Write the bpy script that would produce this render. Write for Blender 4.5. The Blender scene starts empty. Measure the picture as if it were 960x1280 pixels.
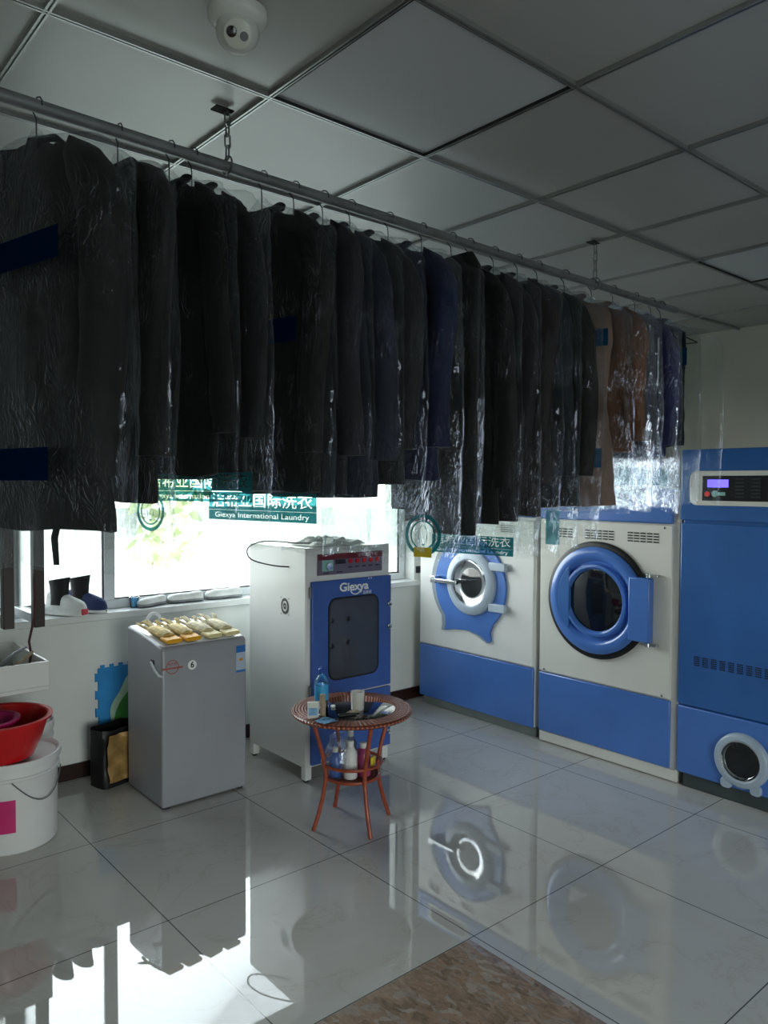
import bpy, bmesh, math, random
from math import sin, cos, pi, radians as R, sqrt, atan2, copysign
from mathutils import Vector, Matrix, noise, geometry

random.seed(7)
sc = bpy.context.scene
col = sc.collection

# ------------------------------------------------------------------ materials
def lin(c):
    if isinstance(c, str):
        c = c.lstrip('#'); c = [int(c[i:i+2], 16)/255 for i in (0, 2, 4)]
    return tuple((v/12.92 if v <= .04045 else ((v+.055)/1.055)**2.4) for v in c)

class NT:
    def __init__(s, name):
        s.m = bpy.data.materials.new(name); s.m.use_nodes = True
        s.t = s.m.node_tree; s.t.nodes.clear()
        s.out = s.n('ShaderNodeOutputMaterial')
    def n(s, kind, **kw):
        o = s.t.nodes.new(kind)
        for k, v in kw.items():
            if k[:2] == 'i_': o.inputs[k[2:].replace('_', ' ')].default_value = v
            else: setattr(o, k, v)
        return o
    def l(s, a, b): s.t.links.new(a, b)
    def math(s, op, a, b=None, c=None):
        o = s.n('ShaderNodeMath', operation=op)
        for i, v in enumerate((a, b, c)):
            if v is None: continue
            if isinstance(v, (int, float)): o.inputs[i].default_value = v
            else: s.l(v, o.inputs[i])
        return o.outputs[0]
    def mix(s, f, a, b):
        o = s.n('ShaderNodeMix', data_type='RGBA')
        for i, v in ((0, f), (6, a), (7, b)):
            if isinstance(v, (int, float)): o.inputs[i].default_value = v
            elif isinstance(v, tuple): o.inputs[i].default_value = (*v[:3], 1)
            else: s.l(v, o.inputs[i])
        return o.outputs[2]
    def coords(s, scale=(1, 1, 1)):
        tc = s.n('ShaderNodeTexCoord'); mp = s.n('ShaderNodeMapping'); mp.inputs['Scale'].default_value = scale
        s.l(tc.outputs['Object'], mp.inputs[0]); return mp.outputs[0]
    def noise(s, vec, scale, detail=3, rough=.55, dist=0):
        o = s.n('ShaderNodeTexNoise'); s.l(vec, o.inputs['Vector'])
        o.inputs['Scale'].default_value = scale; o.inputs['Detail'].default_value = detail
        o.inputs['Roughness'].default_value = rough; o.inputs['Distortion'].default_value = dist
        return o.outputs[0]
    def ramp(s, f, stops):
        o = s.n('ShaderNodeValToRGB'); s.l(f, o.inputs[0]); e = o.color_ramp.elements
        while len(e) < len(stops): e.new(.5)
        for k, (p, c) in zip(e, stops):
            k.position = p; k.color = (*c, 1) if len(c) == 3 else c
        return o.outputs[0]
    def bump(s, h, strength=.2, dist=.01):
        o = s.n('ShaderNodeBump'); s.l(h, o.inputs['Height']); o.inputs['Strength'].default_value = strength
        o.inputs['Distance'].default_value = dist; return o.outputs[0]

CACHE = {}
def P(name, c, rough=.5, metal=0, spec=.5, var=.06, vs=6, bump=0, bs=60, coat=0, stretch=(1, 1, 1), emit=0, trans=0, ior=1.45, alpha=1, sheen=0):
    if name in CACHE: return CACHE[name]
    t = NT(name); c = lin(c)
    b = t.n('ShaderNodeBsdfPrincipled')
    v = t.coords(stretch)
    nz = t.noise(v, vs)
    d = tuple(max(0, x*(1-var*2)) for x in c); l = tuple(min(1, x*(1+var*2)) for x in c)
    t.l(t.ramp(nz, [(.3, d), (.7, l)]), b.inputs['Base Color'])
    b.inputs['Roughness'].default_value = rough; b.inputs['Metallic'].default_value = metal
    b.inputs['Specular IOR Level'].default_value = spec; b.inputs['Coat Weight'].default_value = coat
    b.inputs['Transmission Weight'].default_value = trans; b.inputs['IOR'].default_value = ior
    b.inputs['Alpha'].default_value = alpha; b.inputs['Sheen Weight'].default_value = sheen
    if emit:
        b.inputs['Emission Color'].default_value = (*c, 1); b.inputs['Emission Strength'].default_value = emit
    if bump: t.l(t.bump(t.noise(v, bs, 4), bump, .004), b.inputs['Normal'])
    t.l(b.outputs[0], t.out.inputs[0])
    CACHE[name] = t.m
    return t.m

def mat_floor():
    t = NT('polished_floor_tile'); b = t.n('ShaderNodeBsdfPrincipled')
    v = t.coords()
    sep = t.n('ShaderNodeSeparateXYZ'); t.l(v, sep.inputs[0])
    dx = t.math('PINGPONG', t.math('SUBTRACT', sep.outputs[0], 1.2198-80), .4)
    dy = t.math('PINGPONG', t.math('SUBTRACT', sep.outputs[1], 3.4502-80), .4)
    d = t.math('MINIMUM', dx, dy)
    line = t.math('LESS_THAN', d, .0022)
    n1 = t.noise(v, 1.6, 6, .6, 1.2)
    vein = t.ramp(t.math('ABSOLUTE', t.math('SUBTRACT', n1, .5)), [(0, (.50, .47, .42)), (.012, (.555, .545, .505)), (.2, (.585, .575, .54))])
    cl = t.noise(v, 5, 4)
    base = t.mix(t.math('MULTIPLY', cl, .35), vein, (.48, .47, .44))
    base = t.mix(line, base, (.10, .095, .085))
    t.l(base, b.inputs['Base Color'])
    b.inputs['Roughness'].default_value = .018
    b.inputs['IOR'].default_value = 1.66
    h = t.noise(v, 2.2, 1)
    t.l(t.bump(h, .03, .012), b.inputs['Normal'])
    t.l(b.outputs[0], t.out.inputs[0]); return t.m

def mat_inlay():
    t = NT('brown_breccia_marble'); b = t.n('ShaderNodeBsdfPrincipled')
    v = t.coords((1.5, .75, 1))
    n0 = t.noise(v, 16, 5, .65, 2.5)
    vo = t.n('ShaderNodeTexVoronoi'); vo.inputs['Scale'].default_value = 24
    add = t.n('ShaderNodeVectorMath', operation='ADD'); 
    nn = t.n('ShaderNodeTexNoise'); t.l(v, nn.inputs['Vector']); nn.inputs['Scale'].default_value = 9; nn.inputs['Detail'].default_value = 3
    sc_ = t.n('ShaderNodeVectorMath', operation='SCALE'); t.l(nn.outputs[1], sc_.inputs[0]); sc_.inputs['Scale'].default_value = .22
    t.l(v, add.inputs[0]); t.l(sc_.outputs[0], add.inputs[1]); t.l(add.outputs[0], vo.inputs['Vector'])
    sx = t.n('ShaderNodeSeparateColor'); t.l(vo.outputs['Color'], sx.inputs[0])
    c1 = t.ramp(sx.outputs[0], [(0, lin('#6c5d52')), (.3, lin('#98806e')), (.55, lin('#a98770')), (.75, lin('#97928e')), (1, lin('#beb6ac'))])
    c2 = t.ramp(n0, [(.3, lin('#66564b')), (.5, lin('#99836f')), (.7, lin('#b8a28f'))])
    t.l(t.mix(.5, c1, c2), b.inputs['Base Color'])
    b.inputs['Roughness'].default_value = .09; b.inputs['IOR'].default_value = 1.7
    t.l(b.outputs[0], t.out.inputs[0]); return t.m

def mat_ceiling():
    t = NT('grey_metal_ceiling_tile'); b = t.n('ShaderNodeBsdfPrincipled')
    v = t.coords()
    n = t.noise(v, 1.3, 3); f = t.noise(t.coords((400, 30, 1)), 1, 2)
    t.l(t.ramp(n, [(.3, (.46, .46, .45)), (.7, (.51, .51, .50))]), b.inputs['Base Color'])
    b.inputs['Roughness'].default_value = .38; b.inputs['Metallic'].default_value = .15
    t.l(t.bump(f, .08, .002), b.inputs['Normal'])
    t.l(b.outputs[0], t.out.inputs[0]); return t.m

def mat_film(name, tint=(.945, .955, .945), gloss=.022, gedge=.34, veil=.003, edge=.17, rough=.06, bs=14):
    t = NT(name)
    tr = t.n('ShaderNodeBsdfTransparent'); tr.inputs[0].default_value = (*tint, 1)
    gl = t.n('ShaderNodeBsdfGlossy'); gl.inputs['Roughness'].default_value = rough; gl.inputs[0].default_value = (.78, .83, 1, 1)
    df = t.n('ShaderNodeBsdfDiffuse'); df.inputs[0].default_value = (.55, .58, .58, 1)
    tl = t.n('ShaderNodeBsdfTranslucent'); tl.inputs[0].default_value = (.62, .66, .66, 1)
    v = t.coords((1.6, 1.0, .42))
    n1 = t.noise(v, bs, 3, .55, 1.4)
    n3 = t.math('ABSOLUTE', t.math('SUBTRACT', t.noise(t.coords((1.5, 1.4, .8)), 17, 1, .5, 2.2), .5))
    mk = t.ramp(t.noise(t.coords((1, 1, .7)), 5, 2), [(.42, (0, 0, 0)), (.62, (1, 1, 1))])
    hb = t.math('ADD', t.math('MULTIPLY', n1, .35), t.math('MULTIPLY', t.math('MINIMUM', n3, .12), t.math('MULTIPLY', mk, -3.5)))
    bp = t.bump(hb, .8, .012)
    t.l(bp, gl.inputs['Normal'])
    a = t.n('ShaderNodeMixShader'); a.inputs[0].default_value = .5; t.l(df.outputs[0], a.inputs[1]); t.l(tl.outputs[0], a.inputs[2])
    lw = t.n('ShaderNodeLayerWeight'); lw.inputs['Blend'].default_value = .32; t.l(bp, lw.inputs['Normal'])
    fd = t.math('MINIMUM', t.math('ADD', t.math('MULTIPLY', t.math('POWER', lw.outputs['Facing'], 1.7), edge), veil), .6)
    fg = t.math('MINIMUM', t.math('ADD', t.math('MULTIPLY', t.math('POWER', lw.outputs['Facing'], 2.0), gedge), gloss), .6)
    m = t.n('ShaderNodeMixShader'); t.l(fd, m.inputs[0]); t.l(tr.outputs[0], m.inputs[1]); t.l(a.outputs[0], m.inputs[2])
    m2 = t.n('ShaderNodeMixShader'); t.l(fg, m2.inputs[0]); t.l(m.outputs[0], m2.inputs[1]); t.l(gl.outputs[0], m2.inputs[2])
    t.l(m2.outputs[0], t.out.inputs[0]); return t.m

def mat_print(name, c, clear=.45, var=.05):
    t = NT(name); c = lin(c)
    v = t.coords(); nz = t.noise(v, 18)
    colr = t.ramp(nz, [(.3, tuple(x*(1-var) for x in c)), (.7, tuple(min(1, x*(1+var)) for x in c))])
    tr = t.n('ShaderNodeBsdfTransparent'); t.l(colr, tr.inputs[0])
    df = t.n('ShaderNodeBsdfDiffuse'); t.l(colr, df.inputs[0])
    tl = t.n('ShaderNodeBsdfTranslucent'); t.l(colr, tl.inputs[0])
    a = t.n('ShaderNodeMixShader'); a.inputs[0].default_value = .55; t.l(df.outputs[0], a.inputs[1]); t.l(tl.outputs[0], a.inputs[2])
    m = t.n('ShaderNodeMixShader'); m.inputs[0].default_value = 1-clear; t.l(tr.outputs[0], m.inputs[1]); t.l(a.outputs[0], m.inputs[2])
    t.l(m.outputs[0], t.out.inputs[0]); return t.m

def mat_glass(name, tint=(.95, .98, .97), f0=.04, rough=.02, amount=.5):
    t = NT(name)
    tr = t.n('ShaderNodeBsdfTransparent'); tr.inputs[0].default_value = (*tint, 1)
    gl = t.n('ShaderNodeBsdfGlossy'); gl.inputs['Roughness'].default_value = rough
    v = t.coords(); n = t.noise(v, 3, 1); bp = t.bump(n, .03, .01); t.l(bp, gl.inputs['Normal'])
    fr = t.n('ShaderNodeFresnel'); fr.inputs[0].default_value = 1.45
    m = t.n('ShaderNodeMixShader'); t.l(t.math('MULTIPLY', fr.outputs[0], amount), m.inputs[0]); t.l(tr.outputs[0], m.inputs[1]); t.l(gl.outputs[0], m.inputs[2])
    t.l(m.outputs[0], t.out.inputs[0]); return t.m

def mat_wicker():
    t = NT('rattan_weave'); b = t.n('ShaderNodeBsdfPrincipled')
    v = t.coords()
    w1 = t.n('ShaderNodeTexWave', wave_type='RINGS', rings_direction='Z'); t.l(v, w1.inputs['Vector']); w1.inputs['Scale'].default_value = 22; w1.inputs['Distortion'].default_value = .4
    sep = t.n('ShaderNodeSeparateXYZ'); t.l(v, sep.inputs[0])
    an = t.math('ARCTAN2', sep.outputs[1], sep.outputs[0])
    s = t.math('SINE', t.math('MULTIPLY', an, 84))
    h = t.math('MULTIPLY', t.math('ADD', t.math('MULTIPLY', s, .5), .5), w1.outputs[1])
    t.l(t.ramp(h, [(0, lin('#5c2a1c')), (.4, lin('#a85a3e')), (1, lin('#d08660'))]), b.inputs['Base Color'])
    t.l(t.bump(h, 1.0, .006), b.inputs['Normal']); b.inputs['Roughness'].default_value = .3
    t.l(b.outputs[0], t.out.inputs[0]); return t.m

M = dict(
    floor=mat_floor(), inlay=mat_inlay(), ceil=mat_ceiling(),
    wall=P('white_wall_paint', '#d9dcd8', .7, var=.02, vs=3, bump=.05, bs=120),
    wallr=P('cream_wall_paint', '#d3d2c4', .7, var=.02, vs=3, bump=.05, bs=120),
    tbar=P('ceiling_bar_metal', '#a9abaa', .28, .6, var=.03),
    slot=P('black_void', '#0b0b0b', .9, var=.0),
    led=P('light_panel_diffuser', '#c2c4c8', .42, var=.01, vs=2),
    basebd=P('dark_brown_baseboard', '#2c1715', .35, var=.1),
    frame=P('window_frame_white', '#d2d7da', .35, var=.03),
    gasket=P('black_rubber', '#121314', .5, var=.1),
    brownp=P('brown_window_profile', '#2a1d1c', .4, var=.1),
    sill=P('white_sill_stone', '#d8dbd9', .3, var=.03),
    pole=P('dull_steel_pole', '#8a8c8f', .42, .15, var=.12, vs=14),
    wire=P('hanger_wire', '#55585a', .35, .8),
    chain=P('chain_steel', '#8a8d8c', .35, .8),
    white=P('white_enamel', '#e2e3e0', .25, var=.012, vs=3, coat=.2),
    cream=P('offwhite_enamel', '#dcdcd4', .28, var=.015, vs=3, coat=.2),
    blue=P('blue_enamel', '#4a76c0', .25, var=.05, vs=2.5, coat=.25),
    blued=P('deep_blue_enamel', '#3163a6', .25, var=.06, vs=2.5, coat=.25),
    cabblue=P('cabinet_blue', '#3d5ea6', .32, var=.04, coat=.15),
    lgrey=P('light_grey_plastic', '#a9b8c6', .35, var=.03),
    plinth=P('grey_plinth', '#7b8382', .45, var=.06),
    dplinth=P('dark_plinth', '#3f4748', .5, var=.06),
    chrome=P('chrome', '#d5d8da', .12, 1.0, var=.03),
    dkglass=P('dark_door_glass', '#10151b', .05, var=.1, coat=.6),
    smoked=P('smoked_grey_glass', '#3d4048', .12, var=.05, coat=.4),
    black=P('black_plastic', '#0d0e10', .35, var=.1),
    washer=P('silver_grey_plastic', '#9c9ea3', .38, .1, var=.02, vs=4),
    washtop=P('washer_lid', '#cfd1d3', .3, var=.02),
    purple=P('panel_mauve', '#6d6478', .4, var=.04),
    maroon=P('panel_maroon', '#6b1f2a', .4, var=.05),
    red=P('red_plastic', '#c21218', .28, var=.05, coat=.3),
    pink=P('magenta_plastic', '#b01c68', .3, var=.05, coat=.3),
    label_pink=P('pink_label', '#c92a70', .45, var=.1),
    bucket=P('white_bucket_plastic', '#d9dad8', .38, var=.02),
    rattan=mat_wicker(),
    rattan_leg=P('rattan_leg', '#98452c', .35, var=.15, vs=30, bump=.2, bs=90, coat=.2),
    tglass=mat_glass('table_glass', (.70, .80, .84), amount=2.6),
    wglass=mat_glass('window_glass', (.97, .99, .98), amount=.6),
    cupglass=P('frosted_cup', '#e4e4de', .2, alpha=.5, var=.02),
    film=mat_film('clear_plastic_film'),
    film2=mat_film('crinkled_plastic_film', gloss=.12, gedge=.4, veil=.03, edge=.22, rough=.06, bs=22),
    teal=mat_print('teal_print', '#3f8e97', .45),
    wfilm=mat_print('white_film_print', '#f4f6f4', .0, 0),
    teal_faint=mat_print('pale_teal_print', '#7cc0cc', .6),
    navyprint=mat_print('dark_blue_print', '#123667', .35),
    cyanprint=mat_print('bright_blue_print', '#1f5c86', .1),
    wprint=P('white_print', '#f2f4f2', .5, var=.0),
    yprint=P('yellow_print', '#d8c02e', .45, var=.03),
    gold=P('gold_kraft_paper', '#a3824e', .4, .25, var=.15, vs=14, bump=.4, bs=12),
    blackbag=P('black_bag_paper', '#141414', .5, var=.1, bump=.3, bs=14),
    matblue=P('foam_blue', '#2a86c4', .75, var=.06),
    matgreen=P('foam_green', '#3f8a3a', .75, var=.12),
    matpale=P('foam_pale_green', '#a9c8b0', .75, var=.1),
    glove=P('worn_cream_glove', '#dccba8', .75, var=.25, vs=30, bump=.3, bs=90),
    glovey=P('yellow_stained_glove', '#d6b878', .75, var=.3, vs=30, bump=.3, bs=90),
    cuffy=P('yellow_cuff', '#e0a21a', .6, var=.08),
    cuffc=P('cream_cuff', '#dccf98', .65, var=.08),
    shoew=P('white_canvas', '#d5d8d6', .7, var=.05, vs=20),
    shoen=P('navy_canvas', '#22335f', .7, var=.1),
    shoer=P('red_patch', '#c43a48', .6, var=.05),
    sole=P('white_rubber_sole', '#dfe1df', .5, var=.04),
    sock=P('black_shaft', '#18181a', .8, var=.1),
    hose=P('white_hose', '#d8dcde', .4, var=.03),
    cord=P('dark_red_cord', '#4a1a22', .5, var=.1),
    bcable=P('black_cable', '#151515', .5, var=.1),
    grey=P('grey_plastic', '#7d8184', .5, var=.1),
    lcd=P('violet_display', '#6a5cff', .4, emit=1.6, var=.0),
    redlit=P('red_button', '#d23a3a', .4, emit=.25, var=.0),
    cyanb=P('pale_button', '#8fc0b8', .4, var=.0),
    keyp=P('dark_grey_key', '#2e3338', .5, var=.0),
    bottlew=P('white_bottle', '#d7d8d6', .35, var=.04),
    bottlep=P('pink_liquid_bottle', '#a4446e', .3, var=.05),
    bottleb=P('blue_liquid_bottle', '#2e5fae', .3, var=.05),
    ycap=P('yellow_cap', '#e2c522', .4, var=.04),
    wlabel=P('water_label_blue', '#3fa0d8', .4, var=.05),
    dcap=P('blue_bottle_cap', '#1f4a9c', .4, var=.05),
    pet=mat_glass('clear_pet', (.86, .93, .96), amount=2.0),
    paper=P('paper_white', '#d9d9d4', .7, var=.04),
    pbluep=P('paper_blue', '#7fb2d8', .6, var=.2, vs=25),
    tanp=P('tan_scraps', '#a8977e', .7, var=.15),
    green=P('green_bottle', '#2e6a3a', .4, var=.1),
    lensg=P('lens_glass', '#08080a', .06, coat=1, var=0),
    asphalt=P('outside_paving', '#70736d', .8, var=.08, vs=1),
    hedge=P('outside_leaves', '#bcc49f', .8, var=.02, vs=14),
    bark=P('outside_bark', '#cfcdc2', .9, var=.05),
)

# ------------------------------------------------------------------ mesh builder
class B:
    def __init__(s): s.v = []; s.f = []; s.mi = []; s.m = 0
    def add(s, vs, fs):
        o = len(s.v); s.v += [tuple(p) for p in vs]; s.f += [tuple(i+o for i in f) for f in fs]; s.mi += [s.m]*len(fs); return s
    def box(s, x0, x1, y0, y1, z0, z1):
        return s.add([(x0,y0,z0),(x1,y0,z0),(x1,y1,z0),(x0,y1,z0),(x0,y0,z1),(x1,y0,z1),(x1,y1,z1),(x0,y1,z1)],
                     [(0,3,2,1),(4,5,6,7),(0,1,5,4),(1,2,6,5),(2,3,7,6),(3,0,4,7)])
    def obox(s, c, size, mat3):
        vs = []
        for dz in (-1, 1):
            for dx, dy in ((-1,-1),(1,-1),(1,1),(-1,1)):
                vs.append(Vector(c) + mat3 @ Vector((dx*size[0]/2, dy*size[1]/2, dz*size[2]/2)))
        return s.add(vs, [(0,3,2,1),(4,5,6,7),(0,1,5,4),(1,2,6,5),(2,3,7,6),(3,0,4,7)])
    def loft(s, rings, cap0=True, cap1=True, closed=True):
        n = len(rings[0]); vs = [p for r in rings for p in r]; fs = []
        for i in range(len(rings)-1):
            for j in range(n if closed else n-1):
                k = (j+1) % n; fs.append((i*n+j, i*n+k, (i+1)*n+k, (i+1)*n+j))
        if cap0: fs.append(tuple(reversed(range(n))))
        if cap1: fs.append(tuple((len(rings)-1)*n+j for j in range(n)))
        return s.add(vs, fs)
    def tube(s, pts, r, n=8, closed=False, flat=1):
        pts = [Vector(p) for p in pts]; rings = []; m = len(pts); prev = None
        for i, p in enumerate(pts):
            if closed: d = pts[(i+1) % m]-pts[i-1]
            else: d = pts[min(i+1, m-1)]-pts[max(i-1, 0)]
            d.normalize()
            if prev is None:
                a = Vector((0, 0, 1)) if abs(d.z) < .9 else Vector((1, 0, 0)); u = d.cross(a).normalized()
            else:
                u = (prev - d*prev.dot(d)).normalized()
            prev = u; w = d.cross(u); rr = r[i] if isinstance(r, (list, tuple)) else r
            rings.append([p + (u*cos(2*pi*k/n) + w*sin(2*pi*k/n)*flat)*rr for k in range(n)])
        if closed: rings.append(rings[0])
        return s.loft(rings, not closed, not closed)
    def lathe(s, prof, n=32, c=(0, 0, 0), ax='z', cap0=True, cap1=True, sx=1, sy=1):
        rings = []
        for r, h in prof:
            ring = []
            for k in range(n):
                a = 2*pi*k/n
                if ax == 'z': ring.append((c[0]+r*cos(a)*sx, c[1]+r*sin(a)*sy, c[2]+h))
                elif ax == 'y': ring.append((c[0]+r*cos(a), c[1]-h, c[2]+r*sin(a)))      # h grows outward (-y)
                else: ring.append((c[0]-h, c[1]-r*cos(a), c[2]+r*sin(a)))
            rings.append(ring)
        return s.loft(rings, cap0, cap1)
    def prism(s, poly, d0, d1, ax='y'):
        """poly (a,b): ax 'y' -> (x,z) extruded between y=d0,d1 ; 'x' -> (y,z) ; 'z' -> (x,y)"""
        def p3(a, b, d): return (a, d, b) if ax == 'y' else ((d, a, b) if ax == 'x' else (a, b, d))
        return s.loft([[p3(a, b, d0) for a, b in poly], [p3(a, b, d1) for a, b in poly]])
    def build(s, name, mats, parent=None, smooth=True, bevel=0, seg=2, angle=40, subsurf=0, remesh=0):
        me = bpy.data.meshes.new(name); me.from_pydata(s.v, [], s.f); me.update()
        if not isinstance(mats, (list, tuple)): mats = [mats]
        for m in mats: me.materials.append(m)
        me.polygons.foreach_set('material_index', s.mi)
        bm = bmesh.new(); bm.from_mesh(me); bmesh.ops.recalc_face_normals(bm, faces=bm.faces)
        for e in bm.edges:
            if len(e.link_faces) == 2 and e.calc_face_angle(0) > R(angle): e.smooth = False
        for f in bm.faces: f.smooth = smooth
        bm.to_mesh(me); bm.free()
        o = bpy.data.objects.new(name, me); col.objects.link(o)
        if parent: o.parent = parent
        if remesh:
            m = o.modifiers.new('r', 'REMESH'); m.mode = 'VOXEL'; m.voxel_size = remesh; m.use_smooth_shade = True
        if bevel:
            m = o.modifiers.new('b', 'BEVEL'); m.width = bevel; m.segments = seg; m.limit_method = 'ANGLE'; m.angle_limit = R(35); m.harden_normals = False
        if subsurf:
            m = o.modifiers.new('s', 'SUBSURF'); m.levels = m.render_levels = subsurf
        return o

def tag(o, label, cat, group=None):
    o['label'] = label; o['category'] = cat
    if group: o['group'] = group
    return o
def empty(name, loc, rz=0):
    o = bpy.data.objects.new(name, None); col.objects.link(o); o.location = loc; o.rotation_euler = (0, 0, rz); o.empty_display_size = .1; return o
def thing(name, label, cat, loc, rz=0, group=None): return tag(empty(name, loc, rz), label, cat, group)
def struct(o): o['kind'] = 'structure'; return o
def text(name, body, size, mat, parent, loc, rot, ext=.0006, sx=1, align='CENTER', bold=0):
    c = bpy.data.curves.new(name, 'FONT'); c.body = body; c.size = size; c.extrude = ext; c.align_x = align; c.align_y = 'CENTER'; c.offset = bold
    c.materials.append(mat); o = bpy.data.objects.new(name, c); col.objects.link(o); o.parent = parent; o.location = loc; o.rotation_euler = rot; o.scale = (sx, 1, 1)
    me = bpy.data.meshes.new_from_object(o.evaluated_get(bpy.context.evaluated_depsgraph_get()))
    q = bpy.data.objects.new(name, me); col.objects.link(q); q.parent = parent; q.location = loc; q.rotation_euler = rot; q.scale = (sx, 1, 1)
    bpy.data.objects.remove(o); q.name = name
    return q
def punched(name, body, size, x0, x1, z0, z1, mat, parent, x, cy, cz, sx):
    # a printed strip with the lettering left clear: local text x runs towards -y, normal -x
    c = bpy.data.curves.new(name, 'FONT'); c.body = body; c.size = size; c.align_x = 'CENTER'; c.align_y = 'CENTER'
    o = bpy.data.objects.new(name, c); col.objects.link(o); dg = bpy.context.evaluated_depsgraph_get()
    c.resolution_u = 3
    tm = bpy.data.meshes.new_from_object(o.evaluated_get(bpy.context.evaluated_depsgraph_get())); bpy.data.objects.remove(o)
    K = 100.0
    vs = [Vector((v.co.x*K, v.co.y*K)) for v in tm.vertices]; fs = [tuple(q.vertices) for q in tm.polygons]
    cnt = {}
    for f in fs:
        for a, b_ in zip(f, f[1:]+f[:1]): cnt[(min(a, b_), max(a, b_))] = cnt.get((min(a, b_), max(a, b_)), 0)+1
    ed = [e for e, q in cnt.items() if q == 1]; n0 = len(vs)
    vs += [Vector((a*K, b_*K)) for a, b_ in ((x0/sx, z0), (x1/sx, z0), (x1/sx, z1), (x0/sx, z1))]; ed += [(n0+q, n0+(q+1) % 4) for q in range(4)]
    ov, oe, of = geometry.delaunay_2d_cdt(vs, ed, [], 1, 1e-5)[:3]
    tris = [(vs[f[0]], vs[f[q]], vs[f[q+1]]) for f in fs for q in range(1, len(f)-1)]
    boxes = [(min(p.x for p in q), max(p.x for p in q), min(p.y for p in q), max(p.y for p in q)) for q in tris]
    keep = []
    for f in of:
        cx_ = sum(ov[q].x for q in f)/len(f); cy_ = sum(ov[q].y for q in f)/len(f)
        if not any(bx[0] <= cx_ <= bx[1] and bx[2] <= cy_ <= bx[3] and geometry.intersect_point_tri_2d(Vector((cx_, cy_)), *q) for bx, q in zip(boxes, tris)): keep.append(f)
    ov = [v/K for v in ov]
    me = bpy.data.meshes.new(name); me.from_pydata([(v.x, v.y, 0) for v in ov], [], keep); me.materials.append(mat); me.update()
    q = bpy.data.objects.new(name, me); col.objects.link(q); q.parent = parent; q.location = (x, cy, cz); q.rotation_euler = (pi/2, 0, -pi/2); q.scale = (sx, 1, 1)
    return q
def circ(cx, cz, r, a0=0, a1=2*pi, n=40, full=True):
    m = n if full else n+1
    return [(cx+r*cos(a0+(a1-a0)*k/n), cz+r*sin(a0+(a1-a0)*k/n)) for k in range(m)]
def rrect(x0, x1, z0, z1, r, n=6):
    out = []
    for cx, cz, a in ((x1-r, z1-r, 0), (x0+r, z1-r, pi/2), (x0+r, z0+r, pi), (x1-r, z0+r, 3*pi/2)):
        for k in range(n+1): out.append((cx+r*cos(a+pi/2*k/n), cz+r*sin(a+pi/2*k/n)))
    return out
FRONT = (pi/2, 0, 0)          # text on a -y face

# ------------------------------------------------------------------ camera (solved from the floor and ceiling grids)
CAMZ = 1.6239; CEIL = 2.7095
yaw, pitch, roll = .7076, -.0352, .0051
fwd = Vector((sin(yaw)*cos(pitch), cos(yaw)*cos(pitch), sin(pitch))); rt = Vector((cos(yaw), -sin(yaw), 0)); up = rt.cross(fwd)
r2 = rt*cos(roll)+up*sin(roll); u2 = -rt*sin(roll)+up*cos(roll)
cd = bpy.data.cameras.new('camera'); cam = bpy.data.objects.new('camera', cd); col.objects.link(cam)
cam.matrix_world = Matrix(((r2.x, u2.x, -fwd.x, 0), (r2.y, u2.y, -fwd.y, 0), (r2.z, u2.z, -fwd.z, CAMZ), (0, 0, 0, 1)))
cd.sensor_fit = 'VERTICAL'; cd.sensor_height = 24; cd.lens = 961.8/1280*24; cd.clip_start = .02
sc.camera = cam

# ------------------------------------------------------------------ room
XL, XR, YB, YW = -2.3, 5.36, -3.2, 4.28
struct(B().box(XL, XR, YB, YW+.35, -.06, 0).build('floor', M['floor']))
struct(B().box(-.38, 1.992, -.55, 1.846, 0.0, .0012).build('floor_inlay', M['inlay']))
struct(B().box(XL, XR, YB, YW+.35, CEIL+.012, CEIL+.08).build('ceiling', M['ceil']))
b = B()
gx, gy = 1.1835, 1.8897
for k in range(-6, 8):
    x = gx+.6*k
    if XL < x < XR: b.box(x-.008, x-.0025, YB, YW, CEIL, CEIL+.014); b.box(x+.0025, x+.008, YB, YW, CEIL, CEIL+.014); b.box(x-.0025, x+.0025, YB, YW, CEIL+.006, CEIL+.014)
    y = gy+.6*(k-4)
    if YB < y < YW: b.box(XL, XR, y-.008, y-.0025, CEIL-.0005, CEIL+.014); b.box(XL, XR, y+.0025, y+.008, CEIL-.0005, CEIL+.014); b.box(XL, XR, y-.0025, y+.0025, CEIL+.0055, CEIL+.014)
struct(b.build('ceiling_grid', M['tbar'], smooth=False))
# walls
WX0, WX1, WZ0, WZ1, GY = 1.0, 3.965, .885, 2.2, 4.42     # main window opening; glass plane
b = B()
b.box(XL, XR, YW, YW+.35, 0, WZ0); b.box(XL, XR, YW, YW+.35, WZ1, CEIL+.05)
b.box(WX1, XR, YW, YW+.35, WZ0, WZ1); b.box(XL, WX0, YW, YW+.35, WZ0, WZ1)
struct(b.build('wall_window', M['wall'], smooth=False))
struct(B().box(XR, XR+.1, YB, YW+.35, 0, CEIL+.05).build('wall_right', M['wallr'], smooth=False))
b = B(); b.box(XL-.1, XL, YB, YW+.35, 0, CEIL+.05)
struct(b.build('wall_left', M['wall'], smooth=False))
DX0, DX1, DZ1 = -.6, 1.9, 2.25       # glazed entrance behind the viewer
b = B(); b.box(XL-.1, DX0, YB-.1, YB, 0, CEIL+.05); b.box(DX1, XR+.1, YB-.1, YB, 0, CEIL+.05); b.box(DX0, DX1, YB-.1, YB, DZ1, CEIL+.05)
struct(b.build('wall_back', M['wall'], smooth=False))
dd = struct(empty('door_1', ((DX0+DX1)/2, YB-.05, 0))); hw_ = (DX1-DX0)/2
b = B()
for x in (-hw_, -.04, hw_-.08): b.box(x, x+.08, -.03, .03, 0, DZ1)
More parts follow.
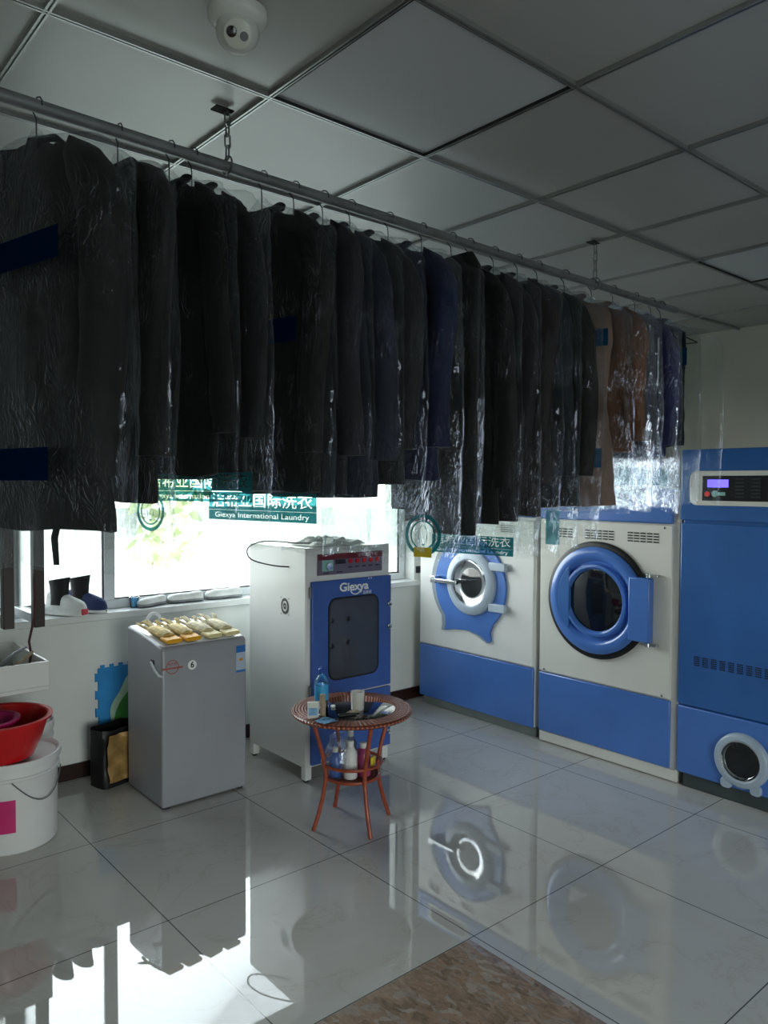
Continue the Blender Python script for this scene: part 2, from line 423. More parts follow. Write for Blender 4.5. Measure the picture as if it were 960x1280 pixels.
b.box(-hw_, hw_, -.03, .03, 0, .08); b.box(-hw_, hw_, -.03, .03, DZ1-.08, DZ1)
b.build('door_frame', M['frame'], dd, bevel=.004)
for x in (-hw_+.08, .04): B().box(x, x+hw_-.12, -.005, .005, .08, DZ1-.08).build('door_pane', M['wglass'], dd, smooth=False)
b = B(); b.box(XL, XR, YW-.014, YW, 0, .085)
struct(b.build('baseboard_window', M['basebd'], bevel=.003))
struct(B().box(XR-.014, XR, YB, YW, 0, .085).build('baseboard_right', M['basebd'], bevel=.003))
struct(B().box(WX0-.04, WX1+.03, YW-.035, GY+.03, .862, .902).build('trim_1', M['sill'], bevel=.006))
# window frames
def window(name, x0, x1, mulls):
    w = struct(empty(name, ((x0+x1)/2, GY, .902)))
    cx = (x0+x1)/2
    b = B()
    b.box(x0-cx, x1-cx, -.035, .035, 0, .05); b.box(x0-cx, x1-cx, -.035, .035, WZ1-.902-.05, WZ1-.902)
    b.box(x0-cx, x0-cx+.05, -.035, .035, .05, WZ1-.952); b.box(x1-cx-.05, x1-cx, -.035, .035, .05, WZ1-.952)
    edges = [x0+.05]
    for m0, m1 in mulls: b.box(m0-cx, m1-cx, -.035, .035, .05, WZ1-.952); edges += [m0, m1]
    edges.append(x1-.05)
    b.build('window_frame', M['frame'], w, bevel=.004)
    for a, c in zip(edges[::2], edges[1::2]):
        g = B(); a -= cx; c -= cx; z0, z1 = .05, WZ1-.952
        for q in ((a, c, z0, z0+.008), (a, c, z1-.008, z1), (a, a+.008, z0, z1), (c-.008, c, z0, z1)): g.box(q[0], q[1], -.02, -.008, q[2], q[3])
        g.build('gasket', M['gasket'], w, smooth=False)
        B().box(a, c, -.008, -.003, z0, z1).build('glass_pane', M['wglass'], w, smooth=False)
    return w
window('window_1', WX0, WX1, [(1.643, 1.70)])
# opened sashes (swung into the room)
def sash(x, y0, y1, lbl, dark):
    t = thing('window_sash', lbl, 'window', (x, y1, .93), 0, 'window sashes swung open into the room')
    L = y1-y0; H = 1.28
    b = B(); b.box(-.018, .018, -L, 0, 0, .045); b.box(-.018, .018, -L, 0, H-.045, H); b.box(-.018, .018, -.045, 0, .045, H-.045)
    b.build('sash_frame', M['frame'], t, bevel=.003)
    B().box(-.028, .022, -L-.012, -L+.045, -.012, H+.012).build('sash_stile', dark, t, bevel=.003)
    B().box(-.004, .004, -L+.045, -.045, .045, H-.045).build('glass_pane', M['wglass'], t, smooth=False)
sash(1.160, 3.955, 4.375, 'opened casement sash with dark stile beside the sneakers on the sill', M['brownp'])
sash(1.03, 3.99, 4.375, 'opened brown casement sash at the left edge of the photo above the white tray', M['brownp'])
# exterior
struct(B().box(-30, 40, -40, 60, -.35, -.3).build('exterior_ground', M['asphalt']))

# ------------------------------------------------------------------ ceiling fittings
def panel(i, label):
    x0, y1 = gx+.6*i, gy
    t = thing('ceiling_light', label, 'ceiling light', (x0+.3, y1-.3, CEIL-.004), 0, 'square flat ceiling light panels')
    b = B(); s = .294
    for q in ((-s, s, -s, -s+.004), (-s, s, s-.004, s), (-s, -s+.004, -s, s), (s-.004, s, -s, s)): b.box(*q, .004, .0155)
    b.build('panel_frame', P('panel_gap_grey', '#2a2b2c', .7), t, smooth=False)
    B().box(-s+.004, s-.004, -s+.004, s-.004, .0125, .0155).build('diffuser', M['led'], t, smooth=False)
panel(0, 'square flat light panel, switched off, in the ceiling above the middle of the rail')
panel(4, 'square flat ceiling light panel beyond the far end of the rail')
t = thing('security_camera', 'white dome security camera on the ceiling near the first chain', 'camera', (.917, 1.60, CEIL))
B().lathe([(.068, .0), (.068, -.016), (.062, -.024), (.045, -.03)], 40).build('camera_base', M['white'], t)
b = B(); prof = [(.0465, -.028)] + [(.05*cos(a), -.042-.05*sin(a)) for a in [k*pi/24 for k in range(0, 12)]] + [(.003, -.092)]
b.lathe(prof, 40).build('camera_ball', M['white'], t)
def facing(loc): return Vector(loc).normalized()
dirc = facing((-.40, -.72, -.57)); cc = Vector((0, 0, -.042)); sd = dirc.cross(Vector((0, 0, 1))).normalized(); upv = sd.cross(dirc)
def disc_on(c, n, r, h, mat, name, par, seg=28):
    n = n.normalized(); a = n.cross(Vector((0, 0, 1))).normalized(); bb = n.cross(a)
    rings = []
    for rr, hh in ((r, -h), (r, h*.7), (r*.85, h), (.0005, h)): rings.append([Vector(c)+n*hh+(a*cos(2*pi*k/seg)+bb*sin(2*pi*k/seg))*rr for k in range(seg)])
    return B().loft(rings).build(name, mat, par)
disc_on(cc+dirc*.043, dirc, .031, .006, M['cream'], 'lens_plate', t)
disc_on(cc+dirc*.050+sd*.014+upv*.003, dirc, .0115, .003, M['lensg'], 'lens', t)
disc_on(cc+dirc*.050-sd*.014-upv*.004, dirc, .0095, .003, M['grey'], 'infrared_lamp', t)

# rail, chains
PY = 2.04
def pz(x): return 2.56-(x-.52)*.0129
t = tag(B().tube([(-.6, PY, pz(-.6)), (1.5, PY, pz(1.5)), (3.694, PY, pz(3.694))], .0165, 20).build('hanging_rail', M['pole']),
        'grey steel rail hung from the ceiling on chains, full of bagged clothes', 'rail')
def chain(x, label, nl):
    zt = CEIL; zb = pz(x)
    t = thing('hanging_chain', label, 'chain', (x, PY, zt), 0, 'chains holding up the rail')
    B().box(-.045, .012, -.018, .018, -.001, .003).build('ceiling_slot', M['slot'], t, smooth=False)
    L = (zt-zb-.025)/nl; b = B()
    for k in range(nl):
        z0 = -L*k-L*.5; h = L*.62; w = .0085
        pts = [(w*cos(a), 0, z0+(h-w)*(1 if sin(a) > 0 else -1)+w*sin(a)) for a in [2*pi*j/20 for j in range(20)]]
        if k % 2: pts = [(0, p[0], p[2]) for p in pts]
        b.tube(pts, .0026, 6, closed=True)
    b.build('chain_links', M['chain'], t)
    B().tube([(0, .026*cos(a), zb-zt+.026*sin(a)+.004) for a in [2*pi*j/28 for j in range(28)]], .0028, 6, closed=True).build('ring', M['chain'], t)
chain(1.135, 'steel chain holding the rail beneath the security camera', 4)
chain(2.985, 'steel chain holding the rail near its far end, above the brown jackets', 4)

# ------------------------------------------------------------------ garments
def sgn(v, e): return copysign(abs(v)**e, v)
def oval(cx, cy, z, rx, ry, n=24, e=.8): return [(cx+rx*sgn(cos(2*pi*k/n), e), cy+ry*sgn(sin(2*pi*k/n), e), z) for k in range(n)]
def fab(name, c, rough=.8): return P('cloth_'+name, c, rough, var=.18, vs=9, bump=.25, bs=180, sheen=.04, stretch=(1, 1, .4))

def ring_interp(keys, z):
    for (z0, a0, b0), (z1, a1, b1) in zip(keys, keys[1:]):
        if z1 <= z <= z0:
            f = (z0-z)/(z0-z1) if z0 != z1 else 0; f = f*f*(3-2*f) if abs(z0-z1) < .15 else f
            return a0+(a1-a0)*f, b0+(b1-b0)*f
    return keys[-1][1:]
def wrinkled(bld, keys, z0, z1, rows, n, amp, seed, e=.8, cap=(True, True), skew=.0, zrag=0, crease=0):
    rings = []
    for i in range(rows+1):
        z = z0+(z1-z0)*i/rows; ry, rx = ring_interp(keys, z); ring = []
        for k in range(n):
            a = 2*pi*k/n; x = rx*sgn(cos(a), e); y = ry*sgn(sin(a), e)
            g = min(1, (z0-z)/.12)
            w = noise.noise(Vector((x*6+seed*3.1, y*11, z*2.4+seed)))*amp + noise.noise(Vector((x*14, y*34+z*9, z*11+seed*7)))*amp*.45
            fx = cos(a); fy = sin(a)
            if crease:
                q = noise.noise(Vector((x*9, y*26-z*11, z*15+y*12+seed*3)))
                w += (.35-abs(q))*crease*(.4+.6*abs(fy))
            zz = z + (noise.noise(Vector((x*8, y*9, seed*1.7)))*zrag if i >= rows-1 else 0)
            ring.append((x+fx*w*g+skew*(z0-z), y+fy*w*g*.7, zz))
        rings.append(ring)
    bld.loft(rings, *cap); return bld

HOOK_D = -.115    # neck below the rail centre
def hanger(t, neck, hw, m):
    b = B()
    b.tube([(0, -hw, neck-.085), (0, -.03, neck-.002), (0, 0, neck+.012), (0, .03, neck-.002), (0, hw, neck-.085)], .0035, 6)
    b.tube([(0, -hw, neck-.085), (0, 0, neck-.09), (0, hw, neck-.085)], .003, 6)
    h = b.build('wire_hanger', m, t)
    pts = [(0, 0, neck+.01), (0, 0, -.05), (.002, .004, -.03), (.004, .021, -.008)]
    for k in range(7):
        a = -.2+pi*1.12*k/6; pts.append((.004, .0215*cos(a), .0015+.0215*sin(a)))
    B().tube(pts, .0019, 6).build('hook', m, h)
    return h

G = 'bagged clothes hanging along the rail'
# hook x, near-edge x, hem z, cover hem z, colour, kind, name, label, category
SPEC = [
 (.603,.735,1.512,1.405,'#050606','coat','big black coat in clear plastic, largest garment, at the left end of the rail'),
 (.808,.868,1.573,1.46,'#07080a','jacket','black jacket in plastic, second from the left end, right behind the big black coat'),
 (.953,1.02,1.65,1.50,'#080a0c','jacket','short black jacket in plastic, third from the left end, just before the first chain'),
 (1.021,1.118,1.64,1.465,'#14161b','jacket','charcoal jacket in plastic below the first chain, ring emblem at hem'),
 (1.251,1.346,1.602,1.505,'#050607','coat','black jacket in plastic with the teal laundry banner at its hem, above the drying cabinet'),
 (1.367,1.484,1.597,1.42,'#1a1924','jacket','dark plum-grey jacket in plastic, sixth from the left, beside the teal banner'),
 (1.478,1.612,1.584,1.412,'#181b2e','jacket','dark blue-grey jacket in plastic, seventh from the left end of the row'),
 (1.589,1.702,1.627,1.405,'#17171d','jacket','charcoal jacket in plastic, eighth from the left, wide clear film below'),
 (1.757,1.868,1.642,1.37,'#111a3c','jacket','navy jacket in plastic with a ring emblem and yellow tag on its film'),
 (1.916,1.968,1.455,1.40,'#08090b','trousers','long narrow black trousers in plastic reaching lowest above the first washing machine'),
 (2.067,2.155,1.484,1.37,'#09090d','jacket','black jacket in plastic with teal banner, right of the long narrow trousers'),
 (2.162,2.268,1.49,1.36,'#131018','jacket','black jacket in plastic, twelfth from the left, above the gap between washer and dryer'),
 (2.302,2.408,1.508,1.36,'#1d151a','jacket','dark maroon-grey jacket in plastic, thirteenth from the left end of the row'),
 (2.447,2.512,1.54,1.39,'#161a24','jacket','dark slate jacket in plastic with a pale teal strip hanging at its hem'),
 (2.574,2.656,1.544,1.43,'#161916','jacket','dark olive-black jacket in plastic, directly left of the long pinkish tan dress'),
 (2.759,2.892,1.541,1.50,'#7f6a62','dress','long pinkish tan dress in plastic with two small blue squares printed on its film'),
 (2.958,3.045,1.773,1.52,'#764a2b','jacket','rust brown jacket in plastic, bright crinkled film below, right of the tan dress'),
 (3.127,3.12,1.757,1.56,'#454c63','jacket','slate blue shirt in plastic between the rust brown jacket and the navy one'),
 (3.314,3.292,1.763,1.515,'#2b2f63','jacket','bright navy jacket with a white V drawstring, in plastic at the far end'),
 (3.456,3.44,1.816,1.53,'#1b2a36','vest','short black-teal vest in plastic, last garment before the empty cover'),
 (3.545,3.64,None,1.555,None,'empty','empty clear plastic cover on a bare wire hanger at the far end of the rail'),
]
XS = [s[0] for s in SPEC]
def garment(i):
    hx, ex, hem, bag, colr, kind, label = SPEC[i]
    near = min([abs(hx-o) for o in XS if o != hx])
    tb = max(.030, min(.058, near*.5-.008)) if i else .085
    z0 = pz(hx); th = math.asin(max(-.35, min(.35, (ex-hx-tb*.9)/.25)))
    name = {'coat': 'hanging_coat', 'jacket': 'hanging_jacket', 'trousers': 'hanging_trousers', 'dress': 'hanging_dress', 'vest': 'hanging_vest', 'empty': 'hanging_garment_cover'}[kind]
    cat = {'coat': 'coat', 'jacket': 'jacket', 'trousers': 'trousers', 'dress': 'dress', 'vest': 'vest', 'empty': 'plastic cover'}[kind]
    t = thing(name, label, cat, (hx, PY, z0), th, G)
    nk = HOOK_D; hw = .21 if i else .262
    hanger(t, nk, hw*.85, M['wire'])
    zb = bag-z0
    if kind != 'empty':
        zh = hem-z0; m = fab('%d' % i, colr); tk = tb*.72; nm = 'garment_body'
        if kind == 'trousers':
            for s in (-1, 1):
                b = B(); k_ = [(nk-.02, .08, .014), (nk-.08, .115, .026), (zh, .10, .026)]
                wrinkled(b, k_, nk-.02, zh if s < 0 else zh+.08, 20, 18, .006, i+s)
                o = b.build('trouser_leg', m, t); o.location.y = s*.11-.06
        else:
            sl = kind in ('coat', 'jacket')
            waist = .92 if kind == 'dress' else 1
            keys = [(nk+.004, .072, tk*.62), (nk-.012, .10, tk*.8), (nk-.035, hw*.80, tk*.9), (nk-.07, hw*.98, tk), (nk-.2, hw, tk*1.05), (zh*.55, hw*waist*.98, tk), (zh, hw*(1.1 if kind in ('dress', 'coat') else 1.0), tk*.95)]
            b = B(); wrinkled(b, keys, nk+.004, zh, 44, 36, .017, i*1.3, zrag=.012); b.build(nm, m, t)
            # collar: an open band that runs round the neck and down into the front
            pts = [(-tk*1.06, -.012, nk-.20), (-tk*1.04, -.035, nk-.10), (-tk*.85, -.072, nk-.008), (0, -.082, nk+.016), (tk*.75, -.05, nk+.022), (tk*.8, 0, nk+.024),
                   (tk*.75, .05, nk+.022), (0, .082, nk+.016), (-tk*.85, .072, nk-.008), (-tk*1.04, .035, nk-.10), (-tk*1.06, .012, nk-.20)]
            B().tube(pts, [.004, .014, .017, .016, .016, .016, .016, .016, .017, .014, .004], 10, flat=.55).build('collar', m, t)
            if sl:
                L0 = nk-.03-zh; SL = L0*.93 if L0 < .75 else L0*.86
                for s in (-1, 1):
                    nk_ = 19; rings = []
                    for q in range(nk_):
                        f = q/(nk_-1); dd_ = f*SL
                        y = s*(hw*.80+.05*min(1, dd_/.16)+.016*sin(f*4.5+i*1.7)); z = nk-.028-dd_
                        rr_ = (.030 if q == 0 else (.047 if q == 1 else .054-.012*f))*(1.18 if i == 0 else 1)
                        rx = min(rr_, tk*.98); cx_ = tk*.14*sin(f*3+i*2)
                        rings.append([(cx_+rx*cos(2*pi*j/20)*(1+.14*noise.noise(Vector((j*.9, q*.55, i*3.3+s)))), y+rr_*sin(2*pi*j/20)*(1+.22*noise.noise(Vector((j*.7, q*.5+j*.25, i+9+s)))), z+(.03*rr_/.05*(-s*sin(2*pi*j/20))*(1-min(1, q/2)))) for j in range(20)])
                    B().loft(rings).build('sleeve', m, t)
            if i == 0:
                B().box(-tk*.55, -tk*.35, -.055, .035, nk-.06, nk-.012).build('hanger_tag', M['cyanprint'], t, bevel=.004)
            if i == 0:
                B().tube([(-.02, -.12, zh+.03), (-.03, -.115, zh-.02), (-.028, -.12, zh-.085)], [.016, .016, .013], 8, flat=.25).build('belt_end', m, t)
            if i == 18:
                b = B(); b.tube([(-tk*1.42, -.10, nk-.12), (-tk*1.42, -.14, nk-.3), (-tk*1.42, -.185, nk-.47)], .004, 6); b.tube([(-tk*1.42, -.185, nk-.47), (-tk*1.42, -.225, nk-.3), (-tk*1.42, -.225, nk-.12)], .004, 6)
                b.build('drawstring', M['shoew'], t)
    # cover
    ck = [(nk+.055, .012, .01), (nk+.03, .035, .018), (nk-.0, .12, tb*.8), (nk-.035, hw*1.1, tb), (nk-.10, hw*1.38, tb*1.08), (zb*.6, hw*1.44, tb*1.12), (zb, hw*1.38, tb*.95)]
    b = B(); wrinkled(b, ck, nk+.055, zb, 90, 64, .012, i*2.7+5, e=.85, cap=(False, False), zrag=.03, crease=.007)
    fm = M['film2'] if i in (16, 17, 18) else M['film']
    cov = b.build('plastic_cover', fm, t)
    # printing on the film (left side of each bag, facing back along the rail)
    side = (pi/2, 0, -pi/2)
    def banner(y0, y1, za, zb_, mat, nm='print_band'):
        x = -tb*1.1-.011
        b = B(); b.add([(x, y1, za-z0), (x, y0, za-z0), (x, y0, zb_-z0), (x, y1, zb_-z0)], [(0, 1, 2, 3)]); b.build(nm, mat, cov, smooth=False); return x
    def emblem(yc, zc, r, yellow=False):
        x = -tb*1.1-.011; b = B()
        for ra, rb in ((r, r*.82), (r*.70, r*.62)):
            o = len(b.v); n = 36
            vs = [(x, yc+rr*cos(2*pi*k/n), zc-z0+rr*sin(2*pi*k/n)) for rr in (ra, rb) for k in range(n)]
            b.add(vs, [(k, (k+1) % n, n+(k+1) % n, n+k) for k in range(n)])
        for a in range(5):
            an = a*2*pi/5+.3; b.add([(x, yc+r*.25*cos(an+q), zc-z0+r*.5*sin(an+q)) for q in (0, .6, 1.2)], [(0, 1, 2)])
        b.build('print_emblem', M['teal'], cov, smooth=False)
        if yellow:
            b = B(); zc2 = zc-z0-r*.8; b.add([(x-.001, yc+r*.5, zc2-.016), (x-.001, yc-r*.5, zc2-.016), (x-.001, yc-r*.5, zc2+.016), (x-.001, yc+r*.5, zc2+.016)], [(0, 1, 2, 3)]); b.build('print_tag', M['yprint'], cov, smooth=False)
    def brand(yc, za, zb_, w, bandm):
        h = zb_-za; x = -tb*1.1-.011
        for body, f, za_, zb2, nc in (('洁希亚国际洗衣', .56, za+h*.37, zb_, 7.0), ('Giexya International Laundry', .27, za, za+h*.36, 12.6)):
            sz = h*f; hh = (zb2-za_)/2
            punched('print_band', body, sz, -w/2, w/2, -hh, hh, bandm, cov, x, yc, (za_+zb2)/2-z0, w*.94/(sz*nc))
    if i == 0:
        banner(-.27, .22, 2.12, 2.19, M['navyprint']); banner(-.22, .22, 1.63, 1.705, M['navyprint'])
    if i == 1: banner(-.13, -.08, 2.20, 2.27, M['navyprint'])
    if i == 3:
        brand(-.06, 1.575, 1.655, .42, M['teal']); emblem(.13, 1.545, .06)
    if i == 4:
        brand(-.06, 1.515, 1.598, .46, M['teal']); banner(-.21, -.07, 2.03, 2.10, M['navyprint'])
    if i == 8: emblem(-.20, 1.46, .07, True)
    if i == 10: brand(-.13, 1.376, 1.443, .34, M['teal'])
    if i == 13: banner(-.26, -.2, 1.40, 1.53, M['teal_faint'])
    if i == 15:
        banner(-.21, -.16, 2.20, 2.27, M['cyanprint']); banner(-.19, -.135, 1.70, 1.78, M['cyanprint'])
    if i == 18: brand(-.08, 1.63, 1.71, .36, M['teal_faint'])
    if i == 19: banner(-.26, -.08, 2.18, 2.26, M['cyanprint'])
    return t
for i in range(len(SPEC)): garment(i)

# ------------------------------------------------------------------ laundry machines on the right
MX = 3.925
def vents(t, x0, z, groups, cols, rows, gap, w, h, mat):
    for g in range(groups):
        b = B()
        for c in range(cols):
            for r in range(rows):
                xx = x0+g*gap+c*w*1.35; zz = z-r*h*2.2
                b.box(xx, xx+w, -.0225, -.017, zz-h/2, zz+h/2)
        b.build('vent_grille', mat, t, smooth=False)

# washing machine (blue porthole plate)
W1 = 1.06
t = thing('washing_machine', 'white and blue industrial washing machine with round chrome door, behind the drying cabinet', 'washing machine', (MX, 4.15, 0), -pi/2)
B().box(0, W1, .0, 1.15, .066, 1.62).build('machine_body', M['white'], t, bevel=.008)
B().box(.01, W1, .02, 1.1, 0, .066).build('plinth', M['plinth'], t, bevel=.004)
B().box(.002, W1-.002, -.02, .0, .46, 1.40).build('front_panel', M['white'], t, bevel=.006)
B().box(.002, W1-.002, -.022, .0, .068, .452).build('lower_panel', M['blue'], t, bevel=.006)
B().box(.0, W1, -.02, .0, 1.42, 1.62).build('header_panel', M['blue'], t, bevel=.006)
vents(t, .12, 1.36, 3, 5, 4, .33, .018, .006, M['gasket'])
cp = B().prism(rrect(.12, .52, 1.46, 1.59, .03), -.026, -.019).build('control_panel', M['cream'], t, bevel=.002)
B().prism(rrect(.15, .49, 1.48, 1.575, .015), -.029, -.0255).build('display', M['black'], cp)
cx, cz = .51, .935
def tailplate(r, dx, dz, s=1):
    p = circ(cx+dx, cz+dz, r, R(-48), R(226), 56, full=False)
    for a, c in ((-.225, -.30), (-.235, -.345), (-.13, -.325), (0, -.315), (.10, -.335), (.185, -.375), (.205, -.36), (.195, -.30)): p.append((cx+dx+a*s, cz+dz+c*s))
    return p
B().prism(tailplate(.342, -.03, .006, 1.03), -.034, -.019).build('door_surround', P('surround_grey', '#8d98a3', .4), t, bevel=.003)
B().prism(tailplate(.33, 0, 0), -.038, -.020).build('door_plate', M['blue'], t, bevel=.004)
dx, dz = cx+.025, cz+.02
door = B().lathe([(.155, .036), (.155, .062), (.165, .070), (.205, .068), (.222, .055), (.226, .036)], 56, (dx, 0, dz), 'y', False, False).build('door', M['lgrey'], t)
B().lathe([(.158, .064), (.15, .058), (.13, .044), (.105, .040), (.10, .040)], 48, (dx, 0, dz), 'y', False, False).build('chrome_bowl', M['chrome'], door)
B().lathe([(.104, .0395), (.06, .045), (.002, .047)], 40, (dx, 0, dz), 'y').build('door_glass', M['dkglass'], door)
for q in (.10, -.175): B().box(dx+.17, dx+.315, -.060, -.030, dz+q, dz+q+.055).build('hinge_arm', M['lgrey'], door, bevel=.006)
b = B(); b.box(cx-.315, cx-.07, -.095, -.068, dz-.022, dz+.006); b.box(cx-.322, cx-.275, -.098, -.036, dz-.03, dz+.022)
b.build('door_latch', M['chrome'], door, bevel=.005)

# tumble dryer
W2 = .905
t = thing('tumble_dryer', 'white and blue tumble dryer with big blue ringed round door, beside the dry cleaning machine', 'dryer', (MX, 3.045, 0), -pi/2)
B().box(0, W2+.025, .0, 1.2, .0, 1.60).build('machine_body', M['cream'], t, bevel=.008)
B().box(.002, W2-.012, -.018, .0, .455, 1.412).build('front_panel', M['cream'], t, bevel=.005)
B().box(.002, W2-.012, -.022, .0, .075, .447).build('lower_panel', M['blue'], t, bevel=.006)
B().box(.0, W2-.012, -.02, .0, 1.418, 1.61).build('header_panel', M['blue'], t, bevel=.008)
B().box(.002, W2+.02, -.012, .0, .008, .072).build('kick_plate', M['cream'], t, bevel=.004)
vents(t, .05, 1.36, 3, 5, 4, .285, .03, .007, M['gasket'])
b = B().prism(rrect(.70, .80, 1.545, 1.60, .01), -.026, -.019).build('switch_plate', M['cyanb'], t)
B().lathe([(.015, .024), (.014, .036), (.001, .037)], 20, (.75, 0, 1.578), 'y').build('knob', M['chrome'], b)
cx, cz = .425, .95
B().lathe([(.346, .018), (.348, .032), (.338, .040), (.310, .040), (.30, .018)], 64, (cx, 0, cz), 'y', False, False).build('door_seal', M['gasket'], t)
door = B().lathe([(.318, .030), (.316, .052), (.304, .062), (.262, .064), (.25, .058), (.232, .034), (.222, .034), (.212, .060), (.198, .062), (.186, .052), (.182, .034)], 72, (cx, 0, cz), 'y', False, False).build('door', M['blue'], t)
a0 = R(118); p = circ(cx, cz, .258, R(132), R(228), 20, full=False)
B().prism(p, -.063, -.036).build('door_flat', M['blued'], door, bevel=.004)
B().lathe([(.190, .036), (.15, .042), (.08, .046), (.002, .047)], 56, (cx, 0, cz), 'y').build('door_glass', M['dkglass'], door)
B().box(cx+.235, cx+.365, -.075, -.020, cz-.195, cz+.165).build('hinge_plate', M['blue'], door, bevel=.008)
for z in (cz+.178, cz-.208):
    b = B(); b.lathe([(.014, -.012), (.014, .012)], 16, (cx+.345, -.045, z), 'z'); b.box(cx+.33, cx+.40, -.05, -.02, z-.008, z+.008)
    b.build('hinge_bolt', M['chrome'], door, bevel=.002)
b = B()
for x, z in ((.845, .468), (.845, 1.395), (.04, .468), (.04, 1.395)): b.lathe([(.007, .017), (.006, .021), (.0005, .0215)], 12, (x, 0, z), 'y')
b.build('panel_screws', M['chrome'], t)

# dry cleaning machine
W3 = 1.5
t = thing('dry_cleaning_machine', 'all blue dry cleaning machine with lit violet display at the right edge', 'dry cleaning machine', (MX, 2.105, 0), -pi/2)
B().box(0, W3, .0, 1.3, .075, 1.81).build('machine_body', M['blued'], t, bevel=.01)
B().box(.03, W3, -.005, 1.2, 0, .075).build('plinth', M['dplinth'], t, bevel=.004)
B().box(.0, W3, -.03, .0, 1.445, 1.82).build('header_panel', M['blued'], t, bevel=.008)
B().box(.0, W3, -.02, .0, .449, 1.428).build('front_panel', M['blued'], t, bevel=.006)
B().box(.0, W3, -.02, .0, .076, .441).build('lower_panel', M['blue'], t, bevel=.006)
cp = B().prism(rrect(.055, .85, 1.525, 1.705, .04), -.040, -.028).build('control_panel', M['cream'], t, bevel=.003)
dp = B().box(.125, .80, -.044, -.036, 1.55, 1.68).build('display', M['black'], cp, bevel=.004)
B().box(.155, .265, -.0455, -.042, 1.62, 1.66).build('lcd_screen', M['lcd'], dp, smooth=False)
b = B(); b.lathe([(.014, .042), (.013, .049), (.001, .0495)], 18, (.155, 0, 1.585), 'y'); b.build('stop_button', M['redlit'], dp)
b = B(); b.lathe([(.018, .042), (.016, .048), (.001, .0485)], 18, (.195, 0, 1.587), 'y'); b.box(.18, .25, -.047, -.042, 1.578, 1.595); b.build('start_button', M['cyanb'], dp)
b = B()
for r in range(6):
    for c in range(6): b.box(.30+c*.08, .345+c*.08, -.0455, -.042, 1.568+r*.018, 1.575+r*.018)
b.build('key_legends', M['keyp'], dp, smooth=False)
vents(t, .088, .718, 9, 3, 5, .046, .008, .005, M['gasket'])
cx, cz = .355, .232
rim = B().lathe([(.098, .016), (.098, .045), (.108, .052), (.128, .050), (.138, .040), (.140, .018)], 48, (cx, 0, cz), 'y', False, False).build('port_rim', M['lgrey'], t)
B().lathe([(.102, .046), (.097, .047), (.09, .03), (.086, .026)], 40, (cx, 0, cz), 'y', False, False).build('port_ring', M['chrome'], rim)
B().lathe([(.094, .027), (.05, .032), (.001, .034)], 40, (cx, 0, cz), 'y').build('port_glass', M['dkglass'], rim)
b = B()
for s in (-1, 1): b.prism(rrect(cx+s*.075-.028, cx+s*.075+.028, cz-.158, cz-.105, .02), -.040, -.019)
b.build('port_foot', M['lgrey'], rim, bevel=.003)

# ------------------------------------------------------------------ drying cabinet
t = thing('drying_cabinet', 'tall white drying cabinet with blue glazed door behind the wicker table', 'cabinet', (2.36, 3.405, 0))
CW, CD = .595, .585
B().box(0, CW, .0, CD, .08, 1.28).build('cabinet_body', M['white'], t, bevel=.006)
for x in (.0, CW-.045):
    for y in (.0, CD-.045):
        l = B().box(x+.002, x+.043, y+.002, y+.043, .012, .085).build('leg', M['white'], t, bevel=.003)
        B().lathe([(.013, 0), (.016, .003), (.016, .014)], 14, (x+.022, y+.022, 0)).build('foot', M['gasket'], l)
dr = B().box(.028, CW-.002, -.022, -.0005, .455, 1.098).build('door', M['cabblue'], t, bevel=.005)
B().prism(rrect(.135, .495, .54, 1.0, .055, 8), -.026, -.020).build('door_seal', M['gasket'], dr)
B().prism(rrect(.145, .485, .55, .99, .05, 8), -.0265, -.0235).build('door_glass', M['smoked'], dr)
b = B()
for x, z in ((.16, .875), (.27, .875), (.16, .735), (.27, .745)):
    b.lathe([(.016, .0262), (.012, .0285), (.0005, .029)], 18, (x, 0, z), 'y')
b.build('shelf_knobs', M['black'], dr)
text('logo', 'Giexya', .066, M['wprint'], dr, (.315, -.0235, 1.052), FRONT, sx=1.12, bold=.0016)
b = B(); b.tube([(.325+.035*cos(a), -.0238, 1.035+.026*sin(a)) for a in [pi+pi*k/10 for k in range(11)]], .0035, 6)
for dx_ in (-.012, .012): b.lathe([(.0045, .0225), (.004, .0245), (.0003, .0246)], 10, (.43+dx_*.7, 0, 1.092), 'y')
b.build('logo_smile', M['wprint'], dr)
text('logo_text', '洁希亚', .022, M['wprint'], dr, (.41, -.0235, 1.012), FRONT)
B().box(.028, CW-.002, -.022, -.0005, .095, .445).build('lower_door', M['cabblue'], t, bevel=.005)
for z in (.80, .93, .30, .18):
    b = B(); b.box(CW-.03, CW-.004, -.03, -.02, z-.012, z+.012); b.tube([(CW-.028, -.034, z-.015), (CW-.012, -.036, z), (CW-.028, -.034, z+.015)], .005, 8)
    b.build('door_latch', M['chrome'], t, bevel=.002)
b = B()
for z in (.5, 1.04): b.lathe([(.007, -.03), (.007, .03)], 12, (.022, -.012, z))
b.build('hinge', M['grey'], t)
cp = B().box(.075, .53, -.012, .0, 1.128, 1.244).build('control_panel', M['purple'], t, bevel=.002)
B().box(.075, .53, -.0135, -.0115, 1.212, 1.244).build('panel_header', M['maroon'], cp, smooth=False)
b = B(); b.box(.10, .175, -.0145, -.0115, 1.15, 1.21); b.build('dial_plate', M['cyanb'], cp, bevel=.001)
B().lathe([(.022, .0145), (.019, .028), (.001, .029)], 24, (.142, 0, 1.176), 'y').build('dial', M['chrome'], cp)
B().box(.19, .26, -.0145, -.0115, 1.185, 1.21).build('display', M['black'], cp, smooth=False)
for k in range(5):
    B().lathe([(.014, .012), (.013, .019), (.001, .0195)], 20, (.295+k*.049, 0, 1.197), 'y').build('push_button', M['red'], cp)
b = B()
